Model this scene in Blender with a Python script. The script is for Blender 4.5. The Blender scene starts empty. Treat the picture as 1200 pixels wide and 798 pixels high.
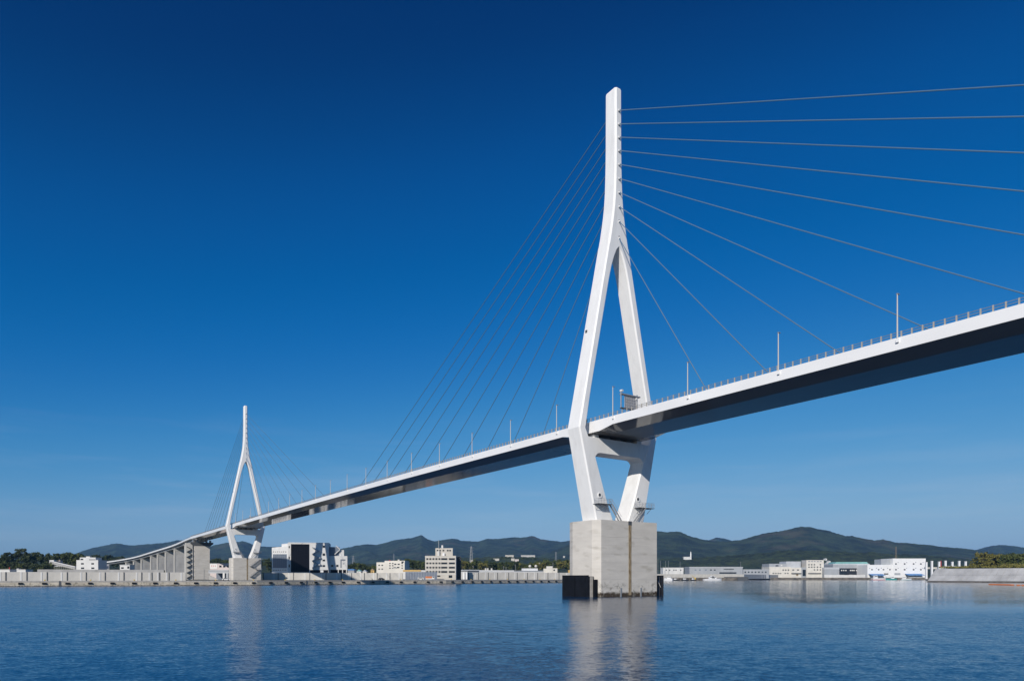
import bpy, bmesh, math, random
import numpy as np
from mathutils import Vector, Matrix, Euler

# ------------------------------------------------------------------ camera, sky, sun
scene = bpy.context.scene
COL = scene.collection
R = math.radians
EYE = 4.33          # camera height above the water
FPX = 800.0         # focal length in photograph pixels (24 mm on 36 mm)
HZ = 676.5          # row of the horizon in the photograph

cam_d = bpy.data.cameras.new("camera")
cam_d.lens = 24.0; cam_d.sensor_width = 36.0; cam_d.shift_y = 0.2312
cam_d.clip_start = 0.5; cam_d.clip_end = 60000
cam = bpy.data.objects.new("camera", cam_d); COL.objects.link(cam)
cam.location = (0, 0, EYE); cam.rotation_euler = (R(90), 0, 0)
scene.camera = cam

SUN_H = Vector((-0.40, -0.917))     # horizontal direction towards the sun
SUN_EL = R(26.5)
sun_az = math.atan2(SUN_H.x, SUN_H.y)
world = bpy.data.worlds.new("World"); scene.world = world; world.use_nodes = True
wn = world.node_tree; bg = wn.nodes["Background"]
sky = wn.nodes.new("ShaderNodeTexSky"); sky.sky_type = 'NISHITA'; sky.sun_disc = False
sky.sun_elevation = SUN_EL; sky.sun_rotation = sun_az % (2 * math.pi)
sky.altitude = 0; sky.air_density = 0.8; sky.dust_density = 0.1; sky.ozone_density = 6.0
# the deep polarised blue of the photograph: one tone curve over the whole sky
pre = wn.nodes.new("ShaderNodeVectorMath"); pre.operation = 'SCALE'; pre.inputs['Scale'].default_value = 0.1
cur = wn.nodes.new("ShaderNodeRGBCurve"); cur.mapping.extend = 'HORIZONTAL'; cur.mapping.use_clip = False
for ci, pts in enumerate((
        [(0, 0), (.05, .0), (.065, .0), (.078, .0), (.102, .009), (.157, .058), (.317, .225), (.5, .31), (1, .36)],
        [(0, 0), (.095, .032), (.109, .048), (.130, .075), (.163, .107), (.220, .158), (.329, .268), (.587, .435), (.765, .48), (1, .50)],
        [(0, 0), (.223, .150), (.255, .205), (.300, .290), (.368, .370), (.476, .470), (.654, .575), (.908, .655), (1, .665)])):
    c = cur.mapping.curves[ci]
    c.points[0].location = pts[0]; c.points[1].location = pts[-1]
    for q in pts[1:-1]: c.points.new(*q)
cur.mapping.update()
post = wn.nodes.new("ShaderNodeVectorMath"); post.operation = 'SCALE'; post.inputs['Scale'].default_value = 10.0
wn.links.new(sky.outputs[0], pre.inputs[0]); wn.links.new(pre.outputs[0], cur.inputs['Color']); wn.links.new(cur.outputs[0], post.inputs[0])
wtc = wn.nodes.new("ShaderNodeTexCoord"); wmp = wn.nodes.new("ShaderNodeMapping"); wmp.inputs['Scale'].default_value = (2.2, 2.2, 26); wmp.inputs['Rotation'].default_value = (0.04, 0.05, 0)
wnz = wn.nodes.new("ShaderNodeTexNoise"); wnz.inputs['Scale'].default_value = 1.6; wnz.inputs['Detail'].default_value = 7; wnz.inputs['Roughness'].default_value = .6
wmr = wn.nodes.new("ShaderNodeMapRange"); wmr.inputs[1].default_value = .5; wmr.inputs[2].default_value = .85; wmr.inputs[3].default_value = 0; wmr.inputs[4].default_value = .16
wsx = wn.nodes.new("ShaderNodeSeparateXYZ"); wel = wn.nodes.new("ShaderNodeMapRange"); wel.interpolation_type = 'SMOOTHSTEP'
wel.inputs[1].default_value = .10; wel.inputs[2].default_value = .26; wel.inputs[3].default_value = 1; wel.inputs[4].default_value = 0
wmu = wn.nodes.new("ShaderNodeMath"); wmu.operation = 'MULTIPLY'; wmx = wn.nodes.new("ShaderNodeMixRGB"); wmx.inputs[2].default_value = (6.2, 6.6, 7.2, 1)
wn.links.new(wtc.outputs['Generated'], wmp.inputs[0]); wn.links.new(wmp.outputs[0], wnz.inputs['Vector']); wn.links.new(wnz.outputs['Fac'], wmr.inputs[0])
wn.links.new(wtc.outputs['Generated'], wsx.inputs[0]); wn.links.new(wsx.outputs['Z'], wel.inputs[0])
wn.links.new(wmr.outputs[0], wmu.inputs[0]); wn.links.new(wel.outputs[0], wmu.inputs[1]); wn.links.new(wmu.outputs[0], wmx.inputs[0])
wn.links.new(post.outputs[0], wmx.inputs[1]); wn.links.new(wmx.outputs[0], bg.inputs[0])
bg.inputs[1].default_value = 0.1

sun_d = bpy.data.lights.new("sun", 'SUN'); sun_d.energy = 4.1; sun_d.angle = R(0.5); sun_d.color = (1.0, 0.93, 0.84)
sun = bpy.data.objects.new("sun", sun_d); COL.objects.link(sun)
sdir = Vector((SUN_H.x * math.cos(SUN_EL), SUN_H.y * math.cos(SUN_EL), math.sin(SUN_EL)))
sun.rotation_euler = sdir.to_track_quat('Z', 'Y').to_euler()
sun.location = (-200, -400, 300)

vs = scene.view_settings
vs.view_transform = 'Standard'; vs.look = 'None'; vs.gamma = 1; vs.exposure = 0.0; vs.use_curve_mapping = False
scene.cycles.max_bounces = 6
scene.cycles.volume_bounces = 0
rnd = random.Random(7)

def X_(px, Y): return (px - 600.0) * Y / FPX
def Z_(py, Y): return EYE + (HZ - py) * Y / FPX

# ------------------------------------------------------------------ materials
def mat(name, col, rough=0.7, amp=0.12, scale=0.6, stretch=(1, 1, 1), bump=0.0, bscale=None, spec=0.5, metal=0.0,
        col2=None, detail=6, patch=None):
    m = bpy.data.materials.new(name); m.use_nodes = True
    nt = m.node_tree; p = nt.nodes["Principled BSDF"]
    p.inputs['Roughness'].default_value = rough; p.inputs['Metallic'].default_value = metal
    p.inputs['Specular IOR Level'].default_value = spec
    tc = nt.nodes.new("ShaderNodeTexCoord"); mp = nt.nodes.new("ShaderNodeMapping"); mp.inputs['Scale'].default_value = stretch
    nt.links.new(tc.outputs['Object'], mp.inputs[0])
    nz = nt.nodes.new("ShaderNodeTexNoise"); nz.inputs['Scale'].default_value = scale; nz.inputs['Detail'].default_value = detail
    nt.links.new(mp.outputs[0], nz.inputs['Vector'])
    rp = nt.nodes.new("ShaderNodeValToRGB")
    a = tuple(max(0, c * (1 - amp)) for c in col) + (1,)
    b = (tuple(col2) if col2 else tuple(min(1, c * (1 + amp)) for c in col)) + (1,)
    rp.color_ramp.elements[0].position = 0.32; rp.color_ramp.elements[0].color = a
    rp.color_ramp.elements[1].position = 0.68; rp.color_ramp.elements[1].color = b
    nt.links.new(nz.outputs['Fac'], rp.inputs[0])
    out = rp.outputs[0]
    if patch:                                   # (colour, scale, low, high): larger patches of another colour
        pc, psc, lo, hi = patch
        n2 = nt.nodes.new("ShaderNodeTexNoise"); n2.inputs['Scale'].default_value = psc; n2.inputs['Detail'].default_value = 5
        nt.links.new(mp.outputs[0], n2.inputs['Vector'])
        mr = nt.nodes.new("ShaderNodeMapRange"); mr.inputs[1].default_value = lo; mr.inputs[2].default_value = hi
        nt.links.new(n2.outputs['Fac'], mr.inputs[0])
        mx = nt.nodes.new("ShaderNodeMixRGB"); mx.inputs[2].default_value = tuple(pc) + (1,)
        nt.links.new(mr.outputs[0], mx.inputs[0]); nt.links.new(out, mx.inputs[1]); out = mx.outputs[0]
    nt.links.new(out, p.inputs['Base Color'])
    if bump:
        bp = nt.nodes.new("ShaderNodeBump"); bp.inputs['Strength'].default_value = bump; bp.inputs['Distance'].default_value = 0.05
        nb = nt.nodes.new("ShaderNodeTexNoise"); nb.inputs['Scale'].default_value = bscale or scale * 8; nb.inputs['Detail'].default_value = 5
        nt.links.new(mp.outputs[0], nb.inputs['Vector'])
        nt.links.new(nb.outputs['Fac'], bp.inputs['Height']); nt.links.new(bp.outputs[0], p.inputs['Normal'])
    return m

def tide_mat(name, col, amp, zlo, zhi, wet):
    """Concrete with streaks and a wet brown tide band of its own uneven edge at the waterline."""
    m = mat(name, col, 0.8, amp, 0.5, (.35, .35, 1.3), 0.3, 5.0, patch=((col[0]*.74, col[1]*.73, col[2]*.70), 0.8, 0.55, 0.78))
    nt = m.node_tree; p = nt.nodes["Principled BSDF"]
    src = p.inputs['Base Color'].links[0].from_socket
    geo = nt.nodes.new("ShaderNodeNewGeometry"); sx = nt.nodes.new("ShaderNodeSeparateXYZ"); nt.links.new(geo.outputs['Position'], sx.inputs[0])
    nz = nt.nodes.new("ShaderNodeTexNoise"); nz.inputs['Scale'].default_value = 1.3; nz.inputs['Detail'].default_value = 6
    nt.links.new(geo.outputs['Position'], nz.inputs['Vector'])
    ad = nt.nodes.new("ShaderNodeMath"); ad.operation = 'MULTIPLY_ADD'; ad.inputs[1].default_value = -1.0
    nt.links.new(nz.outputs['Fac'], ad.inputs[0]); nt.links.new(sx.outputs['Z'], ad.inputs[2])
    mr = nt.nodes.new("ShaderNodeMapRange"); mr.inputs[1].default_value = zlo - .5; mr.inputs[2].default_value = zhi - .5
    mr.inputs[3].default_value = 1; mr.inputs[4].default_value = 0
    nt.links.new(ad.outputs[0], mr.inputs[0])
    mx = nt.nodes.new("ShaderNodeMixRGB"); mx.inputs[2].default_value = tuple(wet) + (1,)
    nt.links.new(mr.outputs[0], mx.inputs[0]); nt.links.new(src, mx.inputs[1]); nt.links.new(mx.outputs[0], p.inputs['Base Color'])
    # splashed marks above the tide line
    n3 = nt.nodes.new("ShaderNodeTexNoise"); n3.inputs['Scale'].default_value = 0.9; n3.inputs['Detail'].default_value = 9; n3.inputs['Roughness'].default_value = .7
    nt.links.new(geo.outputs['Position'], n3.inputs['Vector'])
    mr3 = nt.nodes.new("ShaderNodeMapRange"); mr3.inputs[1].default_value = .52; mr3.inputs[2].default_value = .6
    nt.links.new(n3.outputs['Fac'], mr3.inputs[0])
    mz = nt.nodes.new("ShaderNodeMapRange"); mz.inputs[1].default_value = zhi + 1.2; mz.inputs[2].default_value = zhi + 2.6; mz.inputs[3].default_value = .8; mz.inputs[4].default_value = 0
    nt.links.new(sx.outputs['Z'], mz.inputs[0])
    mu = nt.nodes.new("ShaderNodeMath"); mu.operation = 'MULTIPLY'; nt.links.new(mr3.outputs[0], mu.inputs[0]); nt.links.new(mz.outputs[0], mu.inputs[1])
    mx3 = nt.nodes.new("ShaderNodeMixRGB"); mx3.inputs[2].default_value = (col[0]*.4, col[1]*.4, col[2]*.38, 1)
    nt.links.new(mu.outputs[0], mx3.inputs[0]); nt.links.new(mx.outputs[0], mx3.inputs[1]); nt.links.new(mx3.outputs[0], p.inputs['Base Color'])
    return m

M = {}
M['pylon'] = mat("white_painted_concrete", (.80, .80, .79), .55, .04, .35, (1, 1, .3), .15, 3.0, patch=((.735, .73, .715), .8, .5, .75))
M['steel_white'] = mat("white_painted_steel", (.80, .80, .795), .28, .04, .2, (.4, 1, 1), 0)
M['soffit'] = mat("soffit_steel", (.21, .20, .185), .09, .06, .25, (.4, 1, 1), 0)  # one even grey, darker than the girder's sides
M['pier'] = tide_mat("pier_concrete", (.58, .55, .50), .07, 0.75, 1.2, (.05, .035, .02))
M['rust'] = mat("rust_stained_concrete", (.27, .19, .10), .85, .35, 1.6, (1, 1, .4), col2=(.36, .29, .19))
M['rubber'] = mat("black_rubber", (.008, .009, .012), .6, .3, .8, spec=.15)
M['rubber_grey'] = mat("dark_grey_rubber", (.05, .05, .055), .6, .2, .8)
M['fender_frame'] = mat("fender_concrete", (.38, .36, .33), .8, .2, 1.2)
M['cable'] = mat("grey_cable_sheath", (.10, .18, .27), .5, .05, 2)
M['galv'] = mat("galvanised_steel", (.36, .37, .38), .45, .12, 3, metal=.4)
M['darksteel'] = mat("dark_steel", (.08, .085, .09), .5, .2, 2)
M['signback'] = mat("grey_sign_back", (.34, .34, .35), .5, .12, 3)
M['concrete'] = mat("weathered_concrete", (.43, .42, .40), .85, .14, .3, (1, 1, .4), .2, 2)
M['wall'] = mat("seawall_concrete", (.54, .52, .475), .85, .10, .25, (1, 1, .5), .2, 1.5)
M['wall_dim'] = mat("grey_viaduct_concrete", (.48, .47, .45), .85, .14, .2, (1, 1, .5), .2, 1.5)
M['quay'] = tide_mat("quay_concrete", (.52, .47, .38), .22, 0.1, 0.5, (.025, .022, .018))
M['asphalt'] = mat("asphalt", (.05, .05, .052), .9, .2, .5)
M['apron'] = mat("quay_apron", (.26, .25, .23), .9, .2, .08)
M['land'] = mat("ground_cover", (.07, .075, .05), .95, .35, .02, col2=(.15, .14, .10))
M['white'] = mat("white_render", (.66, .655, .635), .75, .07, .15, (1, 1, .5))
M['bright'] = mat("bright_white_cladding", (.80, .80, .79), .55, .04, .2)
M['cream'] = mat("cream_render", (.66, .63, .565), .8, .08, .15)
M['beige'] = mat("beige_tiles", (.53, .50, .44), .75, .08, .2)
M['pink'] = mat("pinkish_cladding", (.62, .54, .52), .7, .06, .2)
M['greyclad'] = mat("grey_cladding", (.36, .38, .40), .55, .08, .15, (1, 1, .2))
M['bluegrey'] = mat("blue_grey_cladding", (.15, .18, .23), .5, .1, .2)
M['glass'] = mat("dark_window_glass", (.015, .018, .022), .12, .2, .4, spec=.6)
M['panel_black'] = mat("black_facade_panel", (.006, .007, .012), .35, .35, .25, spec=.16)
M['teal'] = mat("teal_roof", (.20, .42, .40), .5, .08, .2)
M['yellow'] = mat("yellow_paint", (.60, .40, .04), .6, .1, 1)
M['ochre'] = mat("ochre_fascia", (.55, .36, .12), .7, .15, .3)
M['orange'] = mat("orange_float", (.55, .16, .04), .55, .15, .6)
M['red'] = mat("red_paint", (.55, .04, .04), .5, .1, 1)
M['blue'] = mat("blue_tarpaulin", (.05, .22, .52), .5, .2, .5)
M['tealpaint'] = mat("teal_paint", (.03, .28, .27), .5, .1, 1)
M['gel'] = mat("white_gelcoat", (.78, .78, .77), .3, .04, .6)
M['carwhite'] = mat("white_car_paint", (.72, .72, .71), .25, .03, 1)
M['cardark'] = mat("dark_car_paint", (.03, .032, .036), .25, .1, 1)
M['carblue'] = mat("blue_lorry_cover", (.05, .09, .16), .5, .15, 1)
M['bark'] = mat("bark", (.07, .055, .04), .95, .3, 1)
M['leaf_dark'] = mat("dark_leaves", (.030, .052, .018), .75, .45, .25, col2=(.075, .105, .030))
M['leaf_mid'] = mat("mid_green_leaves", (.06, .085, .02), .75, .4, .25, col2=(.15, .18, .04))
M['leaf_yellow'] = mat("yellow_green_leaves", (.12, .125, .025), .75, .35, .3, col2=(.27, .24, .05))
M['grass'] = mat("rough_grass", (.07, .09, .03), .95, .35, .15, col2=(.16, .15, .06))
M['rock'] = mat("dark_shore_rock", (.10, .092, .08), .9, .4, .25, col2=(.23, .205, .17))
M['revet'] = mat("grey_revetment_concrete", (.44, .44, .435), .85, .18, .12, (1, 1, 1), .3, 1.2)
M['signwhite'] = mat("white_sign_board", (.76, .75, .73), .5, .03, 1)
M['roof_grey'] = mat("pale_sheet_roof", (.48, .50, .52), .45, .08, .2)

def hill_mat(name, a, b, c, s1, s2):
    m = mat(name, a, .95, .25, s1, col2=b, detail=9, patch=(c, s2, .55, .72), bump=1.0, bscale=.05)
    nt = m.node_tree
    for n in nt.nodes:
        if n.type == 'TEX_NOISE': n.inputs['Roughness'].default_value = .68
        if n.type == 'VALTORGB': n.color_ramp.elements[0].position = .42; n.color_ramp.elements[1].position = .6
        if n.type == 'BUMP': n.inputs['Distance'].default_value = 22.0; n.inputs['Strength'].default_value = 1.0
    return m
M['hill_far'] = hill_mat("wooded_mountain", (.010, .024, .013), (.050, .080, .034), (.11, .09, .055), .008, .0026)
M['hill_near'] = hill_mat("wooded_foothill", (.008, .022, .008), (.055, .085, .022), (.085, .105, .035), .03, .005)

# ------------------------------------------------------------------ mesh helpers
class MB:
    def __init__(s): s.v = []; s.f = []; s.m = []; s.cur = 0
    def add(s, vs, fs):
        o = len(s.v); s.v += [tuple(v) for v in vs]; s.f += [tuple(i + o for i in f) for f in fs]; s.m += [s.cur] * len(fs)
    def box(s, x0, x1, y0, y1, z0, z1):
        s.add([(x0,y0,z0),(x1,y0,z0),(x1,y1,z0),(x0,y1,z0),(x0,y0,z1),(x1,y0,z1),(x1,y1,z1),(x0,y1,z1)],
              [(0,3,2,1),(4,5,6,7),(0,1,5,4),(1,2,6,5),(2,3,7,6),(3,0,4,7)])
        return s
    def loft(s, secs, caps=True, closed=True):
        n = len(secs[0]); o = []
        for q in secs: o += q
        fs = []
        for i in range(len(secs) - 1):
            for j in range(n if closed else n - 1):
                k = (j + 1) % n; fs.append((i*n+j, i*n+k, (i+1)*n+k, (i+1)*n+j))
        if caps: fs.append(tuple(range(n))[::-1]); fs.append(tuple((len(secs)-1)*n + j for j in range(n)))
        s.add(o, fs); return s
    def tube(s, p, q, r, n=6, r2=None):
        p = Vector(p); q = Vector(q); d = (q - p).normalized(); r2 = r if r2 is None else r2
        a = d.cross(Vector((0, 0, 1)) if abs(d.z) < .9 else Vector((1, 0, 0))).normalized(); b = d.cross(a)
        s.loft([[p + (a*math.cos(2*math.pi*i/n) + b*math.sin(2*math.pi*i/n)) * rr for i in range(n)] for p, rr in ((p, r), (q, r2))])
        return s
    def prism(s, poly, lo, hi, axis='z'):
        f = {'z': lambda a, b, c: (a, b, c), 'y': lambda a, b, c: (a, c, b), 'x': lambda a, b, c: (c, a, b)}[axis]
        s.loft([[f(a, b, c) for a, b in poly] for c in (lo, hi)]); return s
    def data(s, name, mats):
        me = bpy.data.meshes.new(name); me.from_pydata(s.v, [], s.f)
        if not isinstance(mats, (list, tuple)): mats = [mats]
        for m in mats: me.materials.append(m)
        if len(mats) > 1: me.polygons.foreach_set("material_index", s.m)
        bm = bmesh.new(); bm.from_mesh(me); bmesh.ops.recalc_face_normals(bm, faces=bm.faces); bm.to_mesh(me); bm.free()
        me.update(); return me
    def build(s, name, mats, parent=None, loc=None, smooth=False):
        me = s.data(name, mats)
        if smooth: me.polygons.foreach_set("use_smooth", [True] * len(me.polygons))
        return put(name, me, parent, loc)

def put(name, me, parent=None, loc=None, rz=0):
    o = bpy.data.objects.new(name, me); COL.objects.link(o)
    if parent: o.parent = parent
    if loc is not None: o.location = loc
    if rz: o.rotation_euler = (0, 0, rz)
    return o
def tag(o, label=None, cat=None, group=None, kind=None):
    if label: o['label'] = label
    if cat: o['category'] = cat
    if group: o['group'] = group
    if kind: o['kind'] = kind
    return o
def empty(name, loc, rz=0, label=None, cat=None, group=None):
    o = bpy.data.objects.new(name, None); COL.objects.link(o); o.location = loc; o.rotation_euler = (0, 0, rz); o.empty_display_size = 1
    return tag(o, label, cat, group)
def copy_tree(o, parent=None):
    c = o.copy(); COL.objects.link(c)
    if parent: c.parent = parent
    for ch in list(o.children): copy_tree(ch, c)
    return c
def interp(tab, x):
    xs = [a for a, b in tab]; ys = [b for a, b in tab]
    return float(np.interp(x, xs, ys))
ORD = ["first", "second", "third", "fourth", "fifth", "sixth", "seventh", "eighth", "ninth", "tenth", "eleventh", "twelfth",
       "thirteenth", "fourteenth", "fifteenth", "sixteenth", "seventeenth", "eighteenth", "nineteenth", "twentieth",
       "twenty-first", "twenty-second", "twenty-third", "twenty-fourth", "twenty-fifth", "twenty-sixth", "twenty-seventh", "twenty-eighth"]

# numpy value noise
def _h(ix, iy, seed):
    n = (ix * 374761393 + iy * 668265263 + seed * 974634577) & 0xFFFFFFFF
    n = ((n ^ (n >> 13)) * 1274126177) & 0xFFFFFFFF
    return ((n ^ (n >> 16)) & 0xFFFF) / 65535.0
def vnoise(x, y, seed=0):
    ix = np.floor(x).astype(np.int64); iy = np.floor(y).astype(np.int64); fx = x - ix; fy = y - iy
    fx = fx*fx*(3-2*fx); fy = fy*fy*(3-2*fy)
    a = _h(ix, iy, seed); b = _h(ix+1, iy, seed); c = _h(ix, iy+1, seed); d = _h(ix+1, iy+1, seed)
    return (a*(1-fx)+b*fx)*(1-fy) + (c*(1-fx)+d*fx)*fy
def fbm(x, y, oct=4, seed=0):
    s = 0; a = .5
    for i in range(oct): s = s + a * vnoise(x*2**i, y*2**i, seed + i*17); a *= .5
    return s
def grid_mesh(name, P, m, smooth=True):
    nr, nc = P.shape[:2]; v = P.reshape(-1, 3)
    i = np.arange(nr-1)[:, None]*nc + np.arange(nc-1)[None, :]
    f = np.stack([i, i+1, i+nc+1, i+nc], -1).reshape(-1, 4)
    me = bpy.data.meshes.new(name)
    me.vertices.add(len(v)); me.vertices.foreach_set("co", v.astype(np.float32).ravel())
    me.loops.add(f.size); me.loops.foreach_set("vertex_index", f.astype(np.int32).ravel())
    me.polygons.add(len(f)); me.polygons.foreach_set("loop_start", np.arange(0, f.size, 4, dtype=np.int32))
    me.update(calc_edges=True); me.validate()
    if smooth: me.polygons.foreach_set("use_smooth", [True]*len(f))
    me.materials.append(m); return me

# ------------------------------------------------------------------ water
WS = (.07, .21, .27); WB = .042      # ripple slopes; normals tilted to the near shore, shaping a bluer sky reflection
def water_mat():
    m = bpy.data.materials.new("sea_water"); m.use_nodes = True; nt = m.node_tree; p = nt.nodes["Principled BSDF"]
    p.inputs['Base Color'].default_value = (.003, .030, .080, 1); p.inputs['Roughness'].default_value = .06
    p.inputs['IOR'].default_value = 1.40; p.inputs['Specular IOR Level'].default_value = .5
    tc = nt.nodes.new("ShaderNodeTexCoord")
    def noise(scale, det, st, rough=.55):
        mp = nt.nodes.new("ShaderNodeMapping"); mp.inputs['Scale'].default_value = st; mp.inputs['Rotation'].default_value = (0, 0, R(12))
        nt.links.new(tc.outputs['Object'], mp.inputs[0])
        n = nt.nodes.new("ShaderNodeTexNoise"); n.inputs['Scale'].default_value = scale; n.inputs['Detail'].default_value = det; n.inputs['Roughness'].default_value = rough
        nt.links.new(mp.outputs[0], n.inputs['Vector']); return n.outputs['Fac']
    def mth(op, a, b, c=None):
        n = nt.nodes.new("ShaderNodeMath"); n.operation = op
        for i, q in enumerate((a, b, c)):
            if q is None: continue
            if isinstance(q, (int, float)): n.inputs[i].default_value = q
            else: nt.links.new(q, n.inputs[i])
        return n.outputs[0]
    def rng(x, a, b, c, d):
        n = nt.nodes.new("ShaderNodeMapRange"); n.interpolation_type = 'SMOOTHSTEP'
        for i, q in enumerate((a, b, c, d)): n.inputs[i+1].default_value = q
        nt.links.new(x, n.inputs[0]); return n.outputs[0]
    def vnoise3(scale, det, st, rough=.55):
        mp = nt.nodes.new("ShaderNodeMapping"); mp.inputs['Scale'].default_value = st; mp.inputs['Rotation'].default_value = (0, 0, R(14))
        nt.links.new(tc.outputs['Object'], mp.inputs[0])
        n = nt.nodes.new("ShaderNodeTexNoise"); n.inputs['Scale'].default_value = scale; n.inputs['Detail'].default_value = det; n.inputs['Roughness'].default_value = rough
        nt.links.new(mp.outputs[0], n.inputs['Vector'])
        v = nt.nodes.new("ShaderNodeVectorMath"); v.operation = 'SUBTRACT'; v.inputs[1].default_value = (.5, .5, .5)
        nt.links.new(n.outputs['Color'], v.inputs[0]); return v.outputs[0]
    def vm(op, a, b=None, k=None):
        n = nt.nodes.new("ShaderNodeVectorMath"); n.operation = op; nt.links.new(a, n.inputs[0])
        if b is not None: nt.links.new(b, n.inputs[1])
        if k is not None:
            if isinstance(k, (int, float)): n.inputs['Scale'].default_value = k
            else: nt.links.new(k, n.inputs['Scale'])
        return n.outputs[0]
    slope = vm('ADD', vm('SCALE', vnoise3(.35, 2, (.7, 1, 1)), k=WS[0]), vm('SCALE', vnoise3(1.8, 3, (.7, 1, 1), .6), k=WS[1]))
    slope = vm('ADD', slope, vm('SCALE', vnoise3(6.5, 3, (.8, 1, 1)), k=WS[2]))
    # calm lanes and wind-ruffled lanes
    lane = rng(noise(.014, 4, (.3, 1.8, 1)), .36, .64, .7, 1.25)
    # sheltered harbour water in the lee of the far right shore
    sx = nt.nodes.new("ShaderNodeSeparateXYZ"); nt.links.new(tc.outputs['Object'], sx.inputs[0])
    calm = mth('MULTIPLY', rng(mth('MULTIPLY_ADD', noise(.02, 2, (1, 1, 1)), 60, sx.outputs['Y']), 100, 150, 0, 1), rng(mth('SUBTRACT', sx.outputs['X'], mth('MULTIPLY', sx.outputs['Y'], .16)), -10, 40, 0, 1))
    lane = mth('MULTIPLY', lane, rng(sx.outputs['Y'], 90, 300, 1, 1.8))
    st = mth('MULTIPLY', lane, mth('SUBTRACT', 1, mth('MULTIPLY', calm, .74)))
    sl = vm('SCALE', slope, k=st)
    cmb = nt.nodes.new("ShaderNodeVectorMath"); cmb.operation = 'MULTIPLY_ADD'; cmb.inputs[1].default_value = (.8, 1.1, 0); bia = nt.nodes.new("ShaderNodeCombineXYZ"); bia.inputs[2].default_value = 1; nt.links.new(mth('MULTIPLY_ADD', calm, WB*.84, -WB), bia.inputs[1]); nt.links.new(bia.outputs[0], cmb.inputs[2])
    nt.links.new(sl, cmb.inputs[0])
    nt.links.new(vm('NORMALIZE', cmb.outputs[0]), p.inputs['Normal'])
    rr = mth('MULTIPLY_ADD', calm, -.09, .15); nt.links.new(rr, p.inputs['Roughness'])
    return m
M['water'] = water_mat()
w = MB(); w.add([(-16000, -600, 0), (16000, -600, 0), (16000, 16000, 0), (-16000, 16000, 0)], [(0, 1, 2, 3)])
tag(w.build("water", M['water']), kind='structure')

# ------------------------------------------------------------------ land, quay
QUAY = [(-420, 250), (-247, 330), (-142, 380), (-105, 422), (-45, 462), (42, 562), (72, 604)]
def quay_y(px):
    best = None
    for a, b in zip(QUAY[:-1], QUAY[1:]):
        r = (px - 600)/FPX; ex, ey = b[0]-a[0], b[1]-a[1]
        u = (r*a[1]-a[0])/(ex - r*ey)
        if -1e-6 <= u <= 1: return a[1] + u*ey
    return QUAY[-1][1]
GZ = 2.6
g = MB()
outer = [(-14000, 250)] + QUAY + [(100, 1000)]
poly = outer + [(205, 1002), (330, 1012), (360, 1080), (420, 1250), (780, 1255), (900, 1000), (1600, 900), (14000, 900), (14000, 15000), (-14000, 15000)]
shore = [(-14000, 250)] + QUAY + [(100, 1000), (205, 1002), (330, 1012), (360, 1080), (420, 1250), (780, 1255), (900, 1000), (1600, 900), (14000, 900)]
gm = MB()
for (xa, ya), (xb, yb) in zip(shore[:-1], shore[1:]): gm.add([(xa, ya, GZ), (xb, yb, GZ), (xb, 15000, GZ), (xa, 15000, GZ)], [(0, 1, 2, 3)])
me = gm.data("ground", M['land'])
tag(put("ground", me), kind='structure')

def strip(pts, off0, off1, z0, z1, mb):
    """wall following a polyline, between two offsets to its left"""
    n = []
    for i, p in enumerate(pts):
        a = Vector(pts[max(i-1, 0)]); b = Vector(pts[min(i+1, len(pts)-1)]); d = (b-a).normalized(); n.append(Vector((-d.y, d.x)))
    mb.loft([[tuple(Vector(p)+q*off0)+(z0,), tuple(Vector(p)+q*off1)+(z0,), tuple(Vector(p)+q*off1)+(z1,), tuple(Vector(p)+q*off0)+(z1,)] for p, q in zip(pts, n)])
mb = MB(); strip(QUAY, -.35, 1.2, -2, GZ + .06, mb)
quay = tag(mb.build("quay_wall", M['quay']), kind='structure')
mb = MB(); strip(QUAY, 1.2, 26, GZ - .3, GZ + .012, mb)
tag(mb.build("quay_apron", M['apron']), kind='structure')
mb = MB(); strip(QUAY, -.42, -.35, 1.95, GZ + .1, mb); mb.build("coping", M['fender_frame'], quay)

def along(pts, step, start=0.0):
    s = start; acc = 0
    for a, b in zip(pts[:-1], pts[1:]):
        a = Vector(a); b = Vector(b); L = (b-a).length
        while s < acc + L:
            yield a + (b-a)*((s-acc)/L), (b-a).normalized(); s += step
        acc += L
fm = MB(); fm.prism([(-1.05, -.35), (1.05, -.35), (.85, .45), (-.85, .45)], -.5, 0, 'y')
fme = fm.data("rubber_fender", M['rubber'])
bo = MB(); bo.tube((0,0,0), (0,0,.45), .28, 10); bo.tube((0,0,.45), (0,0,.62), .4, 10); bme = bo.data("mooring_bollard", M['yellow'])
k = 0
for p, d in along(QUAY, 9.7, 150):
    ang = math.atan2(d.y, d.x); nrm = Vector((d.y, -d.x))
    q = p + nrm*.4
    put("rubber_fender", fme, quay, (q.x, q.y, 1.35), ang)
    if k % 2 == 0:
        q = p - nrm*.7
        o = put("mooring_bollard", bme, None, (q.x, q.y, GZ+.06), ang)
        tag(o, "small yellow mooring bollard on the edge of the left quay", "bollard", "yellow bollards along the quay edge")
    k += 1
jm = MB(); jm.box(-.5, .5, -.45, -.353, .2, GZ+.06); jme = jm.data("ladder_recess", M['darksteel'])
for px in (70.5, 358.5):
    Y = quay_y(px)
    put("ladder_recess", jme, quay, (X_(px, Y), Y, 0), math.atan2(50, 105))

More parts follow.
